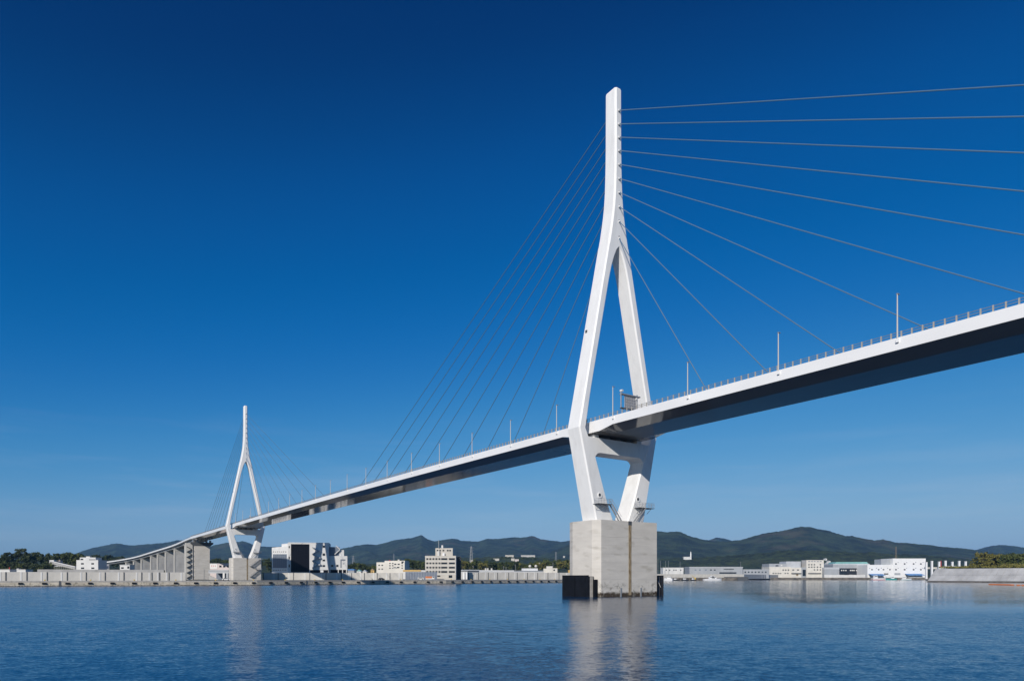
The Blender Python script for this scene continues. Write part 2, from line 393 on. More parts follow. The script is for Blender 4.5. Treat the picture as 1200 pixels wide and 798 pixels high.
# ------------------------------------------------------------------ hills
def ridge(name, pts, D, Df, back, m, seed, rows=70, spur=.6, rough=6.0, step=1.4, p=1.25):
    a0, a1 = pts[0][0], pts[-1][0]; nc = int((a1-a0)/step)
    px = np.linspace(a0, a1, nc)
    xs = np.array([q[0] for q in pts]); ys = np.array([q[1] for q in pts], float)
    yy = np.interp(px, xs, ys)
    ker = np.array([1, 2, 1.]); ker /= ker.sum(); yy = np.convolve(np.pad(yy, 1, mode='edge'), ker, 'valid')
    H = EYE + (HZ - yy)*D/FPX
    f = np.linspace(0, 1, rows)**.9; bk = np.linspace(0, 1, 10)[1:]
    dist = np.concatenate([Df + (D-Df)*f, D + back*bk])
    ff = np.concatenate([f, 1 - bk])
    A, Fq = np.meshgrid(px, ff); _, Ds = np.meshgrid(px, dist)
    base = Fq**p
    lat = (A - 600)/FPX*D
    n1 = fbm(lat/520 + Fq*.5, Ds/1500, 4, seed); n2 = fbm(lat/170 + n1*1.5, Ds/420, 4, seed+5)
    rid = 1 - np.abs(2*n1-1)*1.6
    z = (GZ - 8) + (H[None, :] - GZ + 8)*base*(1 - spur*np.clip(1.15-Fq, 0, 1)*(1-np.clip(rid, 0, 1)) - spur*.5*np.clip(1.05-Fq, 0, 1)*(n2))
    z += rough*(fbm(lat/14., Ds/25., 3, seed+9)-.45)*np.clip(Fq*4, 0, 1)
    X = (A - 600)/FPX*Ds
    P = np.stack([X, Ds, z], -1)
    tag(put(name, grid_mesh(name, P, m)), kind='structure')

ridge("mountain_range", [(-500, 640), (-300, 650), (-150, 658), (60, 655), (88, 648), (100, 644), (112, 640.5), (125, 638), (136, 635.8), (150, 637.5), (160, 638), (170, 636.5), (185, 635.5), (200, 633.5), (215, 631.5), (230, 635), (245, 639), (255, 636), (264, 633.2), (284, 631), (292, 634), (298, 637), (312, 639), (335, 639.5), (365, 641), (390, 643), (402, 641.2), (416, 639), (430, 635.3), (442, 636), (461, 631.3), (482, 629.8), (488, 627), (493.5, 624.6), (500, 629), (510, 632.6), (517, 631), (524, 630), (531, 630), (540, 632.6), (561, 632), (570, 628.7), (580, 628.5), (591, 627.3), (603, 626.5), (613.5, 629), (619, 628), (624, 626.6), (633, 631), (657, 634), (668, 632.7), (700, 634), (760, 640), (860, 655)],
      6500, 2900, 1800, M['hill_far'], 3, rows=80, rough=9)
ridge("mountain", [(600, 662), (640, 648), (668, 637), (700, 627), (740, 620.5), (770, 619.6), (782, 621), (796, 621), (808, 626), (828, 630.4), (842, 632.5), (856, 632), (872, 630), (888, 626), (908, 621), (926, 617.4), (938, 615.4), (950, 616), (964, 618.4), (976, 623), (990, 627), (998, 626.2), (1008, 628), (1026, 631), (1035, 629.6), (1048, 633), (1064, 634.4), (1080, 637), (1104, 639), (1126, 640.4), (1146, 642.8), (1180, 648), (1240, 658)],
      4300, 2500, 1500, M['hill_far'], 21, rows=80, rough=7)
ridge("mountain", [(1060, 655), (1120, 647), (1146, 643), (1162, 638.6), (1174, 636.4), (1200, 638), (1260, 632), (1400, 638), (1700, 645)], 6500, 3500, 1500, M['hill_far'], 33, rows=40, rough=8, step=2)
ridge("mountain", [(790, 645), (832, 630.5), (841, 627.8), (849, 629.5), (856, 632), (900, 645)], 7000, 5600, 1200, M['hill_far'], 41, rows=24, rough=8, step=1.5)
ridge("foothill", [(-400, 655), (-100, 656), (60, 653), (90, 650.5), (120, 650), (150, 654), (180, 659), (240, 657.5), (260, 656), (310, 657), (340, 661), (420, 665), (470, 669)], 1700, 1050, 500, M['hill_near'], 51, rows=46, rough=9, step=1.2)
ridge("foothill", [(380, 668), (420, 662), (470, 656.5), (510, 654), (560, 652), (600, 651.3), (640, 653), (680, 656), (720, 655), (800, 664)], 2500, 1300, 600, M['hill_near'], 61, rows=60, rough=9, step=1.2)
ridge("foothill", [(690, 662), (740, 652), (770, 654), (800, 652), (850, 650), (900, 645.5), (930, 642.5), (960, 643), (1000, 644.5), (1050, 648), (1100, 651.5), (1140, 655), (1250, 656), (1500, 656)], 2350, 1500, 700, M['hill_near'], 71, rows=60, rough=9, step=1.2)

bpy.context.view_layer.update()
def hill_hit(px, py, fallback):
    """distance at which the line of sight to a photograph point meets the hills"""
    dg = bpy.context.evaluated_depsgraph_get(); o = Vector((0, 0, EYE)); d = Vector(((px-600)/FPX, 1, (HZ-py)/FPX)).normalized()
    for _ in range(12):
        ok, loc, n, i, ob, mx = scene.ray_cast(dg, o, d)
        if not ok: return fallback
        if ob.name.startswith(("foothill", "mountain")): return loc.y
        o = loc + d*.5
    return fallback
# ------------------------------------------------------------------ the cable-stayed bridge
TH = R(34.41); TX, TY = 23.92, 161.0
BR_RZ = math.atan2(-math.cos(TH), math.sin(TH))
FAR = -357.5
bridge = empty("cable_stayed_bridge", (TX, TY, 0), BR_RZ, "white cable-stayed road bridge on two tall inverted-Y towers crossing the bay", "bridge")
def W(t, s, z=0.0):
    return Vector((TX + math.sin(TH)*t + math.cos(TH)*s, TY - math.cos(TH)*t + math.sin(TH)*s, z))

DECK = [(-520, 38.8), (-440, 39.2), (-358, 39.45), (-270, 39.95), (-180, 40.25), (-90, 40.05), (0, 39.65), (85, 39.1), (175, 38.3)]
_dt = np.array([a for a, b in DECK], float); _dz = np.array([b for a, b in DECK]); _cf = np.polyfit(_dt/300, _dz, 4)
def TOP(t): return float(np.polyval(_cf, t/300))
HW = 8.3

ZB = 17.2
SO = [(17.2, 7.55), (21.9, 8.6), (38, 12.3), (84, 2.73), (87, 2.2), (89, 1.88), (91, 1.62), (93, 1.43), (95, 1.3), (97.5, 1.2), (100, 1.13), (103, 1.08), (106, 1.05), (118.6, 1.03)]
SI = [(17.2, 2.1), (21.9, 4.1), (32, 7.5), (38, 10.3), (47.4, 8.55), (56.3, 6.64), (71.2, 3.45), (73, 3.06), (75, 2.58), (76.5, 2.18), (78, 1.7), (79, 1.33), (80, .9), (80.6, .6), (81, .38), (81.4, .14), (81.6, .01)]
BH = [(17.2, 2.5), (38, 2.2), (71, 2.0), (118.6, 1.85)]
def leg_sec(z, sg):
    so, si, b = interp(SO, z), interp(SI, z), interp(BH, z); c = min(.3, (so-si)*.2); ci = min(c, si*.6)
    q = [(b, so-c), (b-c, so), (-b+c, so), (-b, so-c), (-b, si+ci), (-b+ci, si), (b-ci, si), (b, si+ci)]
    return [(t, s*sg, z) for t, s in q]
def shaft_sec(z, g=0):
    so, b = interp(SO, z) - g, interp(BH, z) - g; c = .38
    q = [(b, so-c), (b-c, so), (-b+c, so), (-b, so-c), (-b, -so+c), (-b+c, -so), (b-c, -so), (b, -so+c)]
    return [(t, s, z) for t, s in q]
mb = MB()
ZL = [17.2, 19, 21.9, 25, 28, 32, 34, 36, 37.2, 38, 38.8, 40, 43, 47.4, 52, 56.3, 62, 67, 71.2, 73, 75, 76.5, 78, 79, 80, 80.6, 81, 81.4, 81.6]
for sg in (1, -1): mb.loft([leg_sec(z, sg) for z in ZL])
mb.loft([shaft_sec(z) for z in (81.6, 83, 84, 85.5, 87, 88, 89, 90, 91, 92, 93, 94, 95, 96, 97.5, 99, 100, 101.5, 103, 106, 112, 118.2)] + [shaft_sec(118.6, .12)])
bz0, bz1 = 32.75, 36.1
prof = [(-9.6, bz1), (-9.6, bz0-1.9)]
arc = [(-(8.0-.1) + 0*0, 0)]
L0 = 7.75
cv = [(-L0+.0, bz0-1.9)] + [(-L0 + 1.7*(1-math.cos(a)), bz0-1.9 + 1.9*math.sin(a)) for a in np.linspace(.15, math.pi/2, 6)]
low = cv + [(-s, z) for s, z in cv[::-1]]
poly2 = [(-9.9, bz1), (-9.4, bz0-1.9)] + low + [(9.4, bz0-1.9), (9.9, bz1)]
bb = 2.16
mb.loft([[(t, s, z) for s, z in poly2] for t in (-bb, bb)])
pylon = mb.build("pylon", M['pylon'], bridge); pylon['label'] = "nearer white inverted-Y tower standing in the water"
# bearings under the girder
for s in (-6.6, -3.2, .2, 3.6, 6.9):
    q = MB(); q.box(-1.5, 1.5, s-.7, s+.7, bz1, bz1+.85); q.build("bearing_block", M['darksteel'] if abs(s) < 6 else M['pylon'], pylon)
q = MB(); q.box(-.9, .9, -9.3, 9.2, bz1-.01, bz1+.35); q.build("bearing_plinth", M['concrete'], pylon)
# hatches, service platforms and stairs on the lower legs
def platform(s0, s1, zp, sa, sb, parent):
    b = interp(BH, zp) + .05
    q = MB(); q.box(b-.4, b+1.7, s0, s1, zp-.12, zp)
    q.build("platform_deck", M['darksteel'], parent)
    q = MB(); n = 5
    for i in range(n+1):
        s = s0 + (s1-s0)*i/n; q.tube((b+1.65, s, zp), (b+1.65, s, zp+1.1), .035, 5)
    for z in (.4, .75, 1.1): q.tube((b+1.65, s0, zp+z), (b+1.65, s1, zp+z), .03, 5)
    for s in (s0, s1):
        for z in (.4, .75, 1.1): q.tube((b, s, zp+z), (b+1.65, s, zp+z), .03, 5)
    for i in range(3):
        s = s0 + (s1-s0)*(i+.5)/3; q.tube((b, s, zp-1.3), (b+1.5, s, zp-.12), .06, 5)
    q.build("platform_railing", M['galv'], parent)
    q = MB()
    for t in (b+.75, b+1.65): q.tube((t, sa, zp), (t+.3, sb, ZB+.05), .15, 6); q.tube((t, sa, zp+1), (t+.3, sb, ZB+1.05), .04, 5)
    for i in range(14):
        f = (i+.5)/14; s = sa+(sb-sa)*f; z = zp+(ZB-zp)*f
        q.box(b+.75+.3*f, b+1.65+.3*f, s-.14, s+.14, z-.03, z+.02)
    q.build("stair", M['galv'], parent)
platform(-8.3, -4.2, 21.0, -4.2, -1.6, pylon)
platform(4.4, 9.3, 20.8, 6.6, 3.0, pylon)
for s, z in ((-6.4, 23.0), (5.7, 22.8)):
    b = interp(BH, z)
    q = MB(); q.tube((b-.1, s, z), (b+.14, s, z), .62, 16); h = q.build("hatch", M['pylon'], pylon)
    q = MB(); q.tube((b+.02, s-.2, z+.1), (b+.17, s-.2, z+.1), .36, 14); q.build("hatch_opening", M['darksteel'], pylon)
q = MB(); q.tube((-.9, -10.05, 61.0), (-.9, -5.4, 61.0), .28, 10)
so61 = interp(SO, 61); q = MB(); q.box(-1.2, -.65, -so61-.16, -so61+.4, 60.7, 61.3); q.build("camera_box", M['darksteel'], pylon)
# pier in the water
def octo(w, b, g=0): return [(b-g, 8.75-g*.4), (b-2.1-g*.3, w-g), (-b+2.1+g*.3, w-g), (-b+g, 8.75-g*.4), (-b+g, -8.75+g*.4), (-b+2.1+g*.3, -w+g), (b-2.1-g*.3, -w+g), (b-g, -8.75+g*.4)]
q = MB(); q.prism(octo(9.65, 5.5, .035), -4, ZB-.06)
pier = q.build("pier", M['pier'], bridge); pier['label'] = "pale concrete pier standing in the water"
nl = 9; lifts = []
for i in range(nl):
    z0 = -1.0 if i == 0 else ZB*i/nl + .045; z1 = ZB*(i+1)/nl - (.045 if i < nl-1 else 0)
    q = MB(); j = rnd.uniform(-.015, .015); q.prism(octo(9.65+j, 5.5+j), z0, z1); lifts.append(q.build("concrete_lift", M['pier'], pier))
q = MB(); q.box(5.44, 5.55, -.42, .42, .3, ZB+.003); q.build("stained_drain_strip", M['rust'], pier)
q = MB(); q.box(5.45, 5.57, -.5, .5, ZB-.9, ZB+.02); q.build("drain_cover", M['darksteel'], pier)
# far tower and pier: copies
def sub_copy(o, dt, label):
    c = copy_tree(o, bridge); c.location = (dt, 0, 0); c['label'] = label; return c
pylon_far = sub_copy(pylon, FAR, "farther white inverted-Y tower standing on the left quay")
pier_far = sub_copy(pier, FAR, "concrete pier of the farther tower on the left quay")
# fenders of the near pier
def fender(sg, dark):
    s_out, s_in = (11.5 if sg < 0 else 12.4)*sg, 9.75*sg
    f = MB(); lo, hi = sorted((s_in, s_out-.25*sg)); f.box(-4.75, 4.1, lo, hi, -1, 4.6); fr = f.build("fender_frame", M['rubber_grey'], pier)
    for t0, t1 in ((-4.9, -.42), (-.18, 4.2)):
        f = MB(); lo, hi = sorted((s_out-.25*sg, s_out)); f.box(t0, t1, lo, hi, -1, 4.85); f.build("fender_panel", M['rubber'], pier)
    f = MB(); lo, hi = sorted((s_in+.2*sg, s_out-.7*sg)); f.box(4.1, 4.2, lo, lo+.45, -.5, 4.55); f.box(4.1, 4.2, hi-.35, hi, -.5, 4.55); f.build("fender_upright", M['fender_frame' if not dark else 'rubber'], fr)
fender(-1, False); fender(1, True)
q = MB(); q.box(4.3, 4.9, -10.15, -9.3, -1, 3.9); q.build("fender_panel", M['rubber'], pier)
q = MB(); q.tube((4.25, 10.4, 3.6), (4.3, 11.3, 2.0), .06, 5); q.build("mooring_rope", M['white'], pier)
for s in (-2.9, 3.4):
    q = MB(); q.box(5.5, 5.66, s-.2, s+.2, -.6, 2.0); q.build("rubber_pad", M['galv'], pier)
# zigzag stairs on the far pier
st = MB()
zz = [(17.2, 8.0), (12.8, 2.2), (12.8, 3.4), (8.8, 8.2), (8.8, 7.6), (4.2, 2.0)]
for (za, sa), (zb, sb) in (((16.2, 7.6), (11.8, 2.0)), ((9.6, 7.6), (5.0, 2.0))):
    for t in (5.9, 6.9): st.tube((t, sa, za), (t, sb, zb), .16, 5); st.tube((t, sa, za+1), (t, sb, zb+1), .05, 4)
    for i in range(18):
        f = i/17; st.box(5.9, 6.9, sa+(sb-sa)*f-.15, sa+(sb-sa)*f+.15, za+(zb-za)*f-.05, za+(zb-za)*f+.05)
for z, s0, s1 in ((16.2, 7.4, 9.2), (11.8, 1.2, 3.4), (9.6, 5.2, 8.8), (5.0, 1.2, 3.4)):
    st.box(5.5, 7.1, s0, s1, z-.12, z)
    for s in (s0, s1): st.tube((7.0, s, z), (7.0, s, z+1.1), .05, 4)
    st.tube((7.0, s0, z+1.1), (7.0, s1, z+1.1), .04, 4)
for t in (5.9, 6.9): st.tube((t, 3.2, 11.8), (t, 5.4, 9.6), .14, 5)
st.build("zigzag_stair", M['galv'], pier_far)

# girder
def fas(t):
    d = min(abs(t), abs(t-FAR)); return 1.8 + .75*min(1, max(0, (8.7-d)/4.2))
def gsec(t):
    T = TOP(t); d = fas(t)
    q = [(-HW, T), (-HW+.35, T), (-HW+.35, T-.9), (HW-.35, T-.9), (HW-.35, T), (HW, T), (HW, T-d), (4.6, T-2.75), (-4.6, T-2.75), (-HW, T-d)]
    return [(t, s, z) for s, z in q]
ts = sorted(set([x for x in np.arange(-514, 176, 8.0)] + [FAR+k for k in (-8.7, -4.5, 4.5, 8.7)] + [-8.7, -4.5, 4.5, 8.7]))
mb = MB(); secs = [gsec(t) for t in ts]; n = 10
V = [p for q in secs for p in q]; Fs = []; Ms = []
for i in range(len(secs)-1):
    for j in range(n):
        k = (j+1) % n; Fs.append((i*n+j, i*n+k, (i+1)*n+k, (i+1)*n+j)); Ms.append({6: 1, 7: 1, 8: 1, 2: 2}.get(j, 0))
Fs += [tuple(range(n))[::-1], tuple((len(secs)-1)*n+j for j in range(n))]; Ms += [0, 0]
mb.add(V, Fs); mb.m = Ms
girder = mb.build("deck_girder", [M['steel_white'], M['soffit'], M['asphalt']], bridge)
# railing on both edges: rails, and posts one by one where they can be told apart
for s in (-HW+.17, HW-.17):
    q = MB()
    for t0, t1 in zip(ts[:-1], ts[1:]):
        for dz in (.42, .78): q.tube((t0, s, TOP(t0)+dz), (t1, s, TOP(t1)+dz), .045, 5)
    rail = q.build("railing", M['galv'], bridge)
    pm = MB(); pm.prism([(-.09, -.14), (.09, -.14), (.09, .02), (-.09, .12)], 0, .86); pme = pm.data("railing_post", M['fender_frame'])
    many = MB(); t = 100.0; cnt = 0
    while t > -512:
        if s < 0 and cnt < 150 and t < 92:
            o = put("railing_post", pme, rail, (t, s, TOP(t))); cnt += 1
        else: many.box(t-.09, t+.09, s-.13, s+.05, TOP(t), TOP(t)+.86)
        t -= 1.45
    tag(many.build("railing_posts", M['galv'], rail), kind='stuff')
# stay cables with sockets at the tower
ZA = [83.9, 87.7, 91.1, 94.4, 97.6, 100.9, 104.1, 107.2, 110.3, 113.5]
TMAIN = [29.2 + 14.8*k for k in range(10)]; TSIDE = [29, 44, 58.4, 72.8, 87.4, 101.1, 112.6, 123.7, 135.0, 144.9]
for base, py in ((0, pylon), (FAR, pylon_far)):
    for sg in (1, -1):
        for k in range(10):
            tk = (TMAIN if (sg > 0) == (base < 0) else TSIDE)[k]; z = ZA[k]; b = interp(BH, z)
            p0 = Vector((base + sg*(b-.3), 0, z)); p1 = Vector((base + sg*tk, 0, TOP(base+sg*tk)+.3))
            d = (p1-p0).normalized()
            q = MB(); q.tube(p0, p1, .095, 6); q.build("stay_cable", M['cable'], bridge)
            q = MB(); a = p0 - Vector((base, 0, 0)); q.tube(a, a + d*.75, .24, 8)
            q.build("cable_socket", M['steel_white'], py)
            q = MB(); zr = z-.3; br = interp(BH, zr)
            q.prism([(.26*math.cos(a_), zr+.42*math.sin(a_)) for a_ in np.linspace(0, 2*math.pi, 13)[:-1]], min(sg*br, sg*(br+.03)), max(sg*br, sg*(br+.03)), 'x'); q.build("anchor_shade", M['darksteel'], py)  # dark oval on the face paints in the shade of the cable's hole
            q = MB(); q.tube(p1 - d*3.2, p1 + d*1.6, .15, 7); q.build("cable_sleeve", M['galv'], bridge)

# ------------------------------------------------------------------ lamps and sign gantries on the bridge
lm = MB(); lm.tube((0,0,-.7), (0,0,6.3), .12, 8, .075); pole = lm.data("lamp_pole", M['wall'])
lm = MB(); lm.box(-.13, .13, -.12, .45, 6.25, 6.36); head = lm.data("lamp_head", M['galv'])
lm = MB(); lm.box(-.2, .2, -.14, .16, -.75, -.2); foot = lm.data("lamp_bracket", M['steel_white'])
lamps = [8.9 + 19.8*k for k in range(-19, 1)] + [29.9, 49.6, 69.1, 88.8]
right = sorted([t for t in lamps if t > 0]); left = sorted([t for t in lamps if t <= 0], reverse=True)
for t in lamps:
    p = W(t, -HW-.14, TOP(t))
    if t > 0: lab = "slim grey lamp post on the deck edge, %s to the right of the nearer tower" % ORD[right.index(t)]
    else: lab = "slim grey lamp post on the deck edge, %s to the left of the nearer tower" % ORD[left.index(t)]
    o = empty("street_lamp", p, BR_RZ, lab, "street lamp", "lamp posts along the bridge deck")
    put("lamp_pole", pole, o); put("lamp_head", head, o); put("lamp_bracket", foot, o)

def gantry(t, s0, s1, label):
    o = empty("sign_gantry", W(t, 0, TOP(t)-.9), BR_RZ, label, "road sign", "sign gantries beside the bridge towers")
    f = MB()
    for s in (s0, s1): f.tube((0, s, 2.3 if s == s0 else 0), (0, s, 5.7), .13, 8)
    f.build("gantry_post", M['galv'], o)
    f = MB(); f.box(-.35, .35, s0-.1, s1+.7, 5.1, 5.35); f.build("gantry_beam", M['galv'], o)
    f = MB(); f.box(-.3, .3, s0-.1, s1, 2.1, 2.3); f.build("walkway", M['darksteel'], o)
    f = MB(); f.box(-.1, .1, s0+1.1, s1-.5, 2.35, 4.95); sp = f.build("sign_panel", M['signback'], o)
    f = MB()
    for i in range(6): s = s0+1.1+(s1-s0-1.6)*i/5; f.box(.1, .17, s-.04, s+.04, 2.35, 4.95)
    for i in range(5): z = 2.45+2.4*i/4; f.box(.1, .15, s0+1.1, s1-.5, z-.03, z+.03)
    f.build("panel_ribs", M['galv'], sp)
    for s, z in ((s0+.1, 5.95), (s1-.4, 4.75)):
        f = MB(); f.tube((-.3, s, z), (.35, s+.1, z-.05), .26, 10); f.build("camera_housing", M['carwhite'], o)
gantry(11.0, -8.0, -3.2, "grey sign gantry with small cameras on the deck beside the nearer tower")
gantry(FAR+11, .2, 5, "small grey sign gantry on the deck beside the farther tower")
# ------------------------------------------------------------------ approach viaduct
VP = [(W(-514, 0).x, W(-514, 0).y, 38.75), (W(-560, 0).x, W(-560, 0).y, 37.6), (W(-606, .5).x, W(-606, .5).y, 36.0), (-369, 720, 32.2), (-426, 785, 27.4), (-488, 838, 23.6), (-560, 885, 20.8), (-640, 925, 18.5), (-720, 955, 16)]
def vpath(n=60):
    P = np.array(VP); d = np.concatenate([[0], np.cumsum(np.linalg.norm(np.diff(P[:, :2], axis=0), axis=1))])
    u = np.linspace(0, d[-1], n); c = [np.interp(u, d, P[:, i]) for i in range(3)]
    c = [np.convolve(np.pad(q, 3, mode='reflect', reflect_type='odd'), np.ones(7)/7, 'valid') for q in c]
    return np.stack(c, -1), u
VPT, VU = vpath()
def vframe(u):
    c = Vector([float(np.interp(u, VU, VPT[:, i])) for i in range(3)])
    c2 = Vector([float(np.interp(min(u+3, VU[-1]), VU, VPT[:, i])) for i in range(3)]); c1 = Vector([float(np.interp(max(u-3, 0), VU, VPT[:, i])) for i in range(3)])
    d = (c2-c1); d.z = 0; d.normalize(); return c, d, Vector((d.y, -d.x, 0))   # third axis: to the far (right) side
via = empty("approach_viaduct", (VP[0][0], VP[0][1], GZ), 0, "curved white approach viaduct descending behind the farther tower on the left", "viaduct")
O = Vector((VP[0][0], VP[0][1], GZ))
mb = MB(); secs = []
for u in np.linspace(0, VU[-1], 60):
    c, d, r = vframe(u); T = c.z - GZ
    q = [(-7.8, 0), (-7.4, 0), (-7.4, -1), (7.4, -1), (7.4, 0), (7.8, 0), (7.8, -1.3), (-7.8, -1.3)]
    secs.append([tuple(c - O + r*s + Vector((0, 0, z))) for s, z in q])
mb.loft(secs); vd = mb.build("viaduct_deck", M['steel_white'], via)
for s0 in (-5.4, 3.2):
    mb = MB(); secs = []
    for u in np.linspace(0, VU[-1], 60):
        c, d, r = vframe(u); T = c.z - GZ
        secs.append([tuple(c - O + r*s + Vector((0, 0, z))) for s, z in ((s0, -1.32), (s0+2.2, -1.32), (s0+2.0, -3.0), (s0+.2, -3.0))])
    mb.loft(secs); mb.build("box_girder", M['greyclad'], vd)
q = MB()
cs = [vframe(u) for u in np.linspace(0, VU[-1], 60)]
for (c, d, r), (c2, d2, r2) in zip(cs[:-1], cs[1:]):
    for dz in (.45, .85): q.tube(c-O-r*7.6+Vector((0,0,dz)), c2-O-r2*7.6+Vector((0,0,dz)), .06, 4)
q.build("viaduct_railing", M['galv'], via)
def u_at(px):
    best = min(np.linspace(0, VU[-1], 900), key=lambda u: abs(600 + FPX*(vframe(u)[0]-vframe(u)[2]*4).x/(vframe(u)[0]-vframe(u)[2]*4).y - px)); return float(best)
for i, px in enumerate((218.5, 206, 195.5, 186, 178, 167, 158, 149)):
    u = u_at(px); c, d, r = vframe(u); h = c.z - GZ - 3.0
    e = bpy.data.objects.new("viaduct_pier", None)
    ang = math.atan2(r.y, r.x)
    q = MB(); q.box(-4.6, 4.6, -1.1, 1.1, -.5, h-2.2)
    q.prism([(-4.6, h-2.2), (4.6, h-2.2), (6.6, h-.6), (6.6, h), (-6.6, h), (-6.6, h-.6)], -1.25, 1.25, 'y')
    pr = q.build("viaduct_pier", M['wall_dim'], via, tuple(c - O - Vector((0, 0, c.z - GZ)))); pr.rotation_euler = (0, 0, ang)
    q = MB(); q.box(-5.6, -4.55, -1.3, 1.3, -.5, h-1.4); q.build("edge_column", M['wall'], pr)
    q = MB()
    for k in range(1, int(h/3)): q.box(-4.5, 4.55, -1.14, -1.06, k*3-.05, k*3+.05)
    q.build("lift_lines", M['concrete'], pr)
# the tall end pier between the bridge and the viaduct, and its stair tower
c = W(-512, 0); h = 31 - GZ
ep = MB(); ep.box(-3.2, 3.2, -6.0, 6.0, -.5, h)
epo = ep.build("end_pier", M['concrete'], via, tuple(c - Vector((O.x, O.y, 0)))); epo.rotation_euler = (0, 0, BR_RZ)
nlf = 12
for i in range(nlf):
    q = MB(); q.box(-3.24, 3.24, -6.04, 6.04, h*i/nlf+.03, h*(i+1)/nlf-.03); q.build("concrete_lift", M['pier'], epo)
q = MB(); q.prism([(-6.6, h), (6.6, h), (9.0, h+2.0), (9.0, h+3.2), (-9.0, h+3.2), (-9.0, h+2.0)], -2.6, 2.6, 'x'); q.build("pier_cap", M['darksteel'], epo)
for s in (-6.5, -3, .5, 4, 7):
    q = MB(); q.box(-1.6, 1.6, s-.6, s+.6, h+3.2, h+5.0); q.build("bearing_block", M['galv'], epo)
q = MB(); q.tube((3.3, 1.5, 0), (3.3, 1.5, 9), .12, 6); q.build("drain_pipe", M['galv'], epo)
stw = MB(); stw.box(-2.0, 2.0, -12.6, -7.3, -.5, h+2.5); so_ = stw.build("stair_tower_wall", M['wall'], epo)
for i in range(6):
    z = 1 + i*4.4
    q = MB(); q.prism([(-11.9, z), (-7.9, z+2.2), (-7.9, z+2.75), (-11.9, z+.55)], 2.05, 3.4, 'x'); q.prism([(-11.9, z+4.4), (-7.9, z+2.2), (-7.9, z+2.75), (-11.9, z+4.95)], 2.05, 3.4, 'x')
    q.box(2.02, 3.6, -9.2, -7.3, z+2.1, z+2.3)
    q.build("stair_flight", M['darksteel'], so_)

# ------------------------------------------------------------------ seawalls built of panels
def seawall(name, joints, Yf, zt, label, m, gap=.35):
    pts = [(X_(px, Yf(px)), Yf(px)) for px in joints]
    o = empty(name, (pts[0][0], pts[0][1], GZ), 0, label, "wall"); ox, oy = pts[0]
    for a, b in zip(pts[:-1], pts[1:]):
        a = Vector(a); b = Vector(b); L = (b-a).length; ang = math.atan2(b.y-a.y, b.x-a.x)
        q = MB(); q.box(gap/2, L-gap/2, 0, .6, -.3, zt-GZ + rnd.uniform(-.04, .04))
        pn = q.build("wall_panel", m, o, (a.x-ox, a.y-oy, 0)); pn.rotation_euler = (0, 0, ang)
        q = MB(); q.box(L*.68, L*.68+.7, -.15, 0, -.3, zt-GZ-.1); q.build("wall_rib", M['white'], pn)
        q = MB(); q.box(-.22, .22, -.2, .7, -.3, zt-GZ-.05); q.build("joint_post", M['darksteel'], pn)
    q = MB()
    for a, b in zip(pts[:-1], pts[1:]):
        a = Vector(a); b = Vector(b); d = (b-a).normalized(); n_ = Vector((-d.y, d.x))*1.0
        q.add([(a.x-ox+n_.x*.7, a.y-oy+n_.y*.7, -.3), (b.x-ox+n_.x*.7, b.y-oy+n_.y*.7, -.3), (b.x-ox+n_.x, b.y-oy+n_.y, -.3), (a.x-ox+n_.x, a.y-oy+n_.y, -.3),
               (a.x-ox+n_.x*.7, a.y-oy+n_.y*.7, zt-GZ-.4), (b.x-ox+n_.x*.7, b.y-oy+n_.y*.7, zt-GZ-.4), (b.x-ox+n_.x, b.y-oy+n_.y, zt-GZ-.4), (a.x-ox+n_.x, a.y-oy+n_.y, zt-GZ-.4)],
              [(0,3,2,1),(4,5,6,7),(0,1,5,4),(1,2,6,5),(2,3,7,6),(3,0,4,7)])
    q.build("wall_core", M['wall_dim'], o)
    return o
seawall("seawall", [-64, -40, -17, 6.8, 31.5, 55.3, 78.8, 101, 123.2, 145.2, 166, 178, 187, 198, 218], lambda px: quay_y(px)+13, 7.15, "pale concrete seawall of upright panels on the far left quay", M['wall'])
seawall("seawall", [308.5, 326, 344, 363, 382, 400, 412, 427, 442, 457, 472], lambda px: 476 + (px-308)*.06, 7.6, "concrete seawall in front of the black-glass building", M['wall'])
seawall("seawall", [549, 560.5, 572, 583, 596, 606, 618, 630, 642, 655, 668, 680], lambda px: 545+(px-549)*.35, 8.4, "concrete seawall to the left of the water pier beyond the office block", M['wall'])
q = MB(); q.box(0, 26, 0, 1, 0, 7.5-GZ); 
# grassy berm with a kerb behind the left seawall
q = MB()
bp = [(X_(px, quay_y(px)+34), quay_y(px)+34) for px in (44, 100, 150, 192)]
strip(bp, 0, 8, GZ-.2, 8.6, q); berm = tag(q.build("berm", M['grass']), kind='structure')
q = MB(); strip(bp, -.5, .0, GZ-.2, 8.75, q); q.build("berm_kerb", M['concrete'], berm)

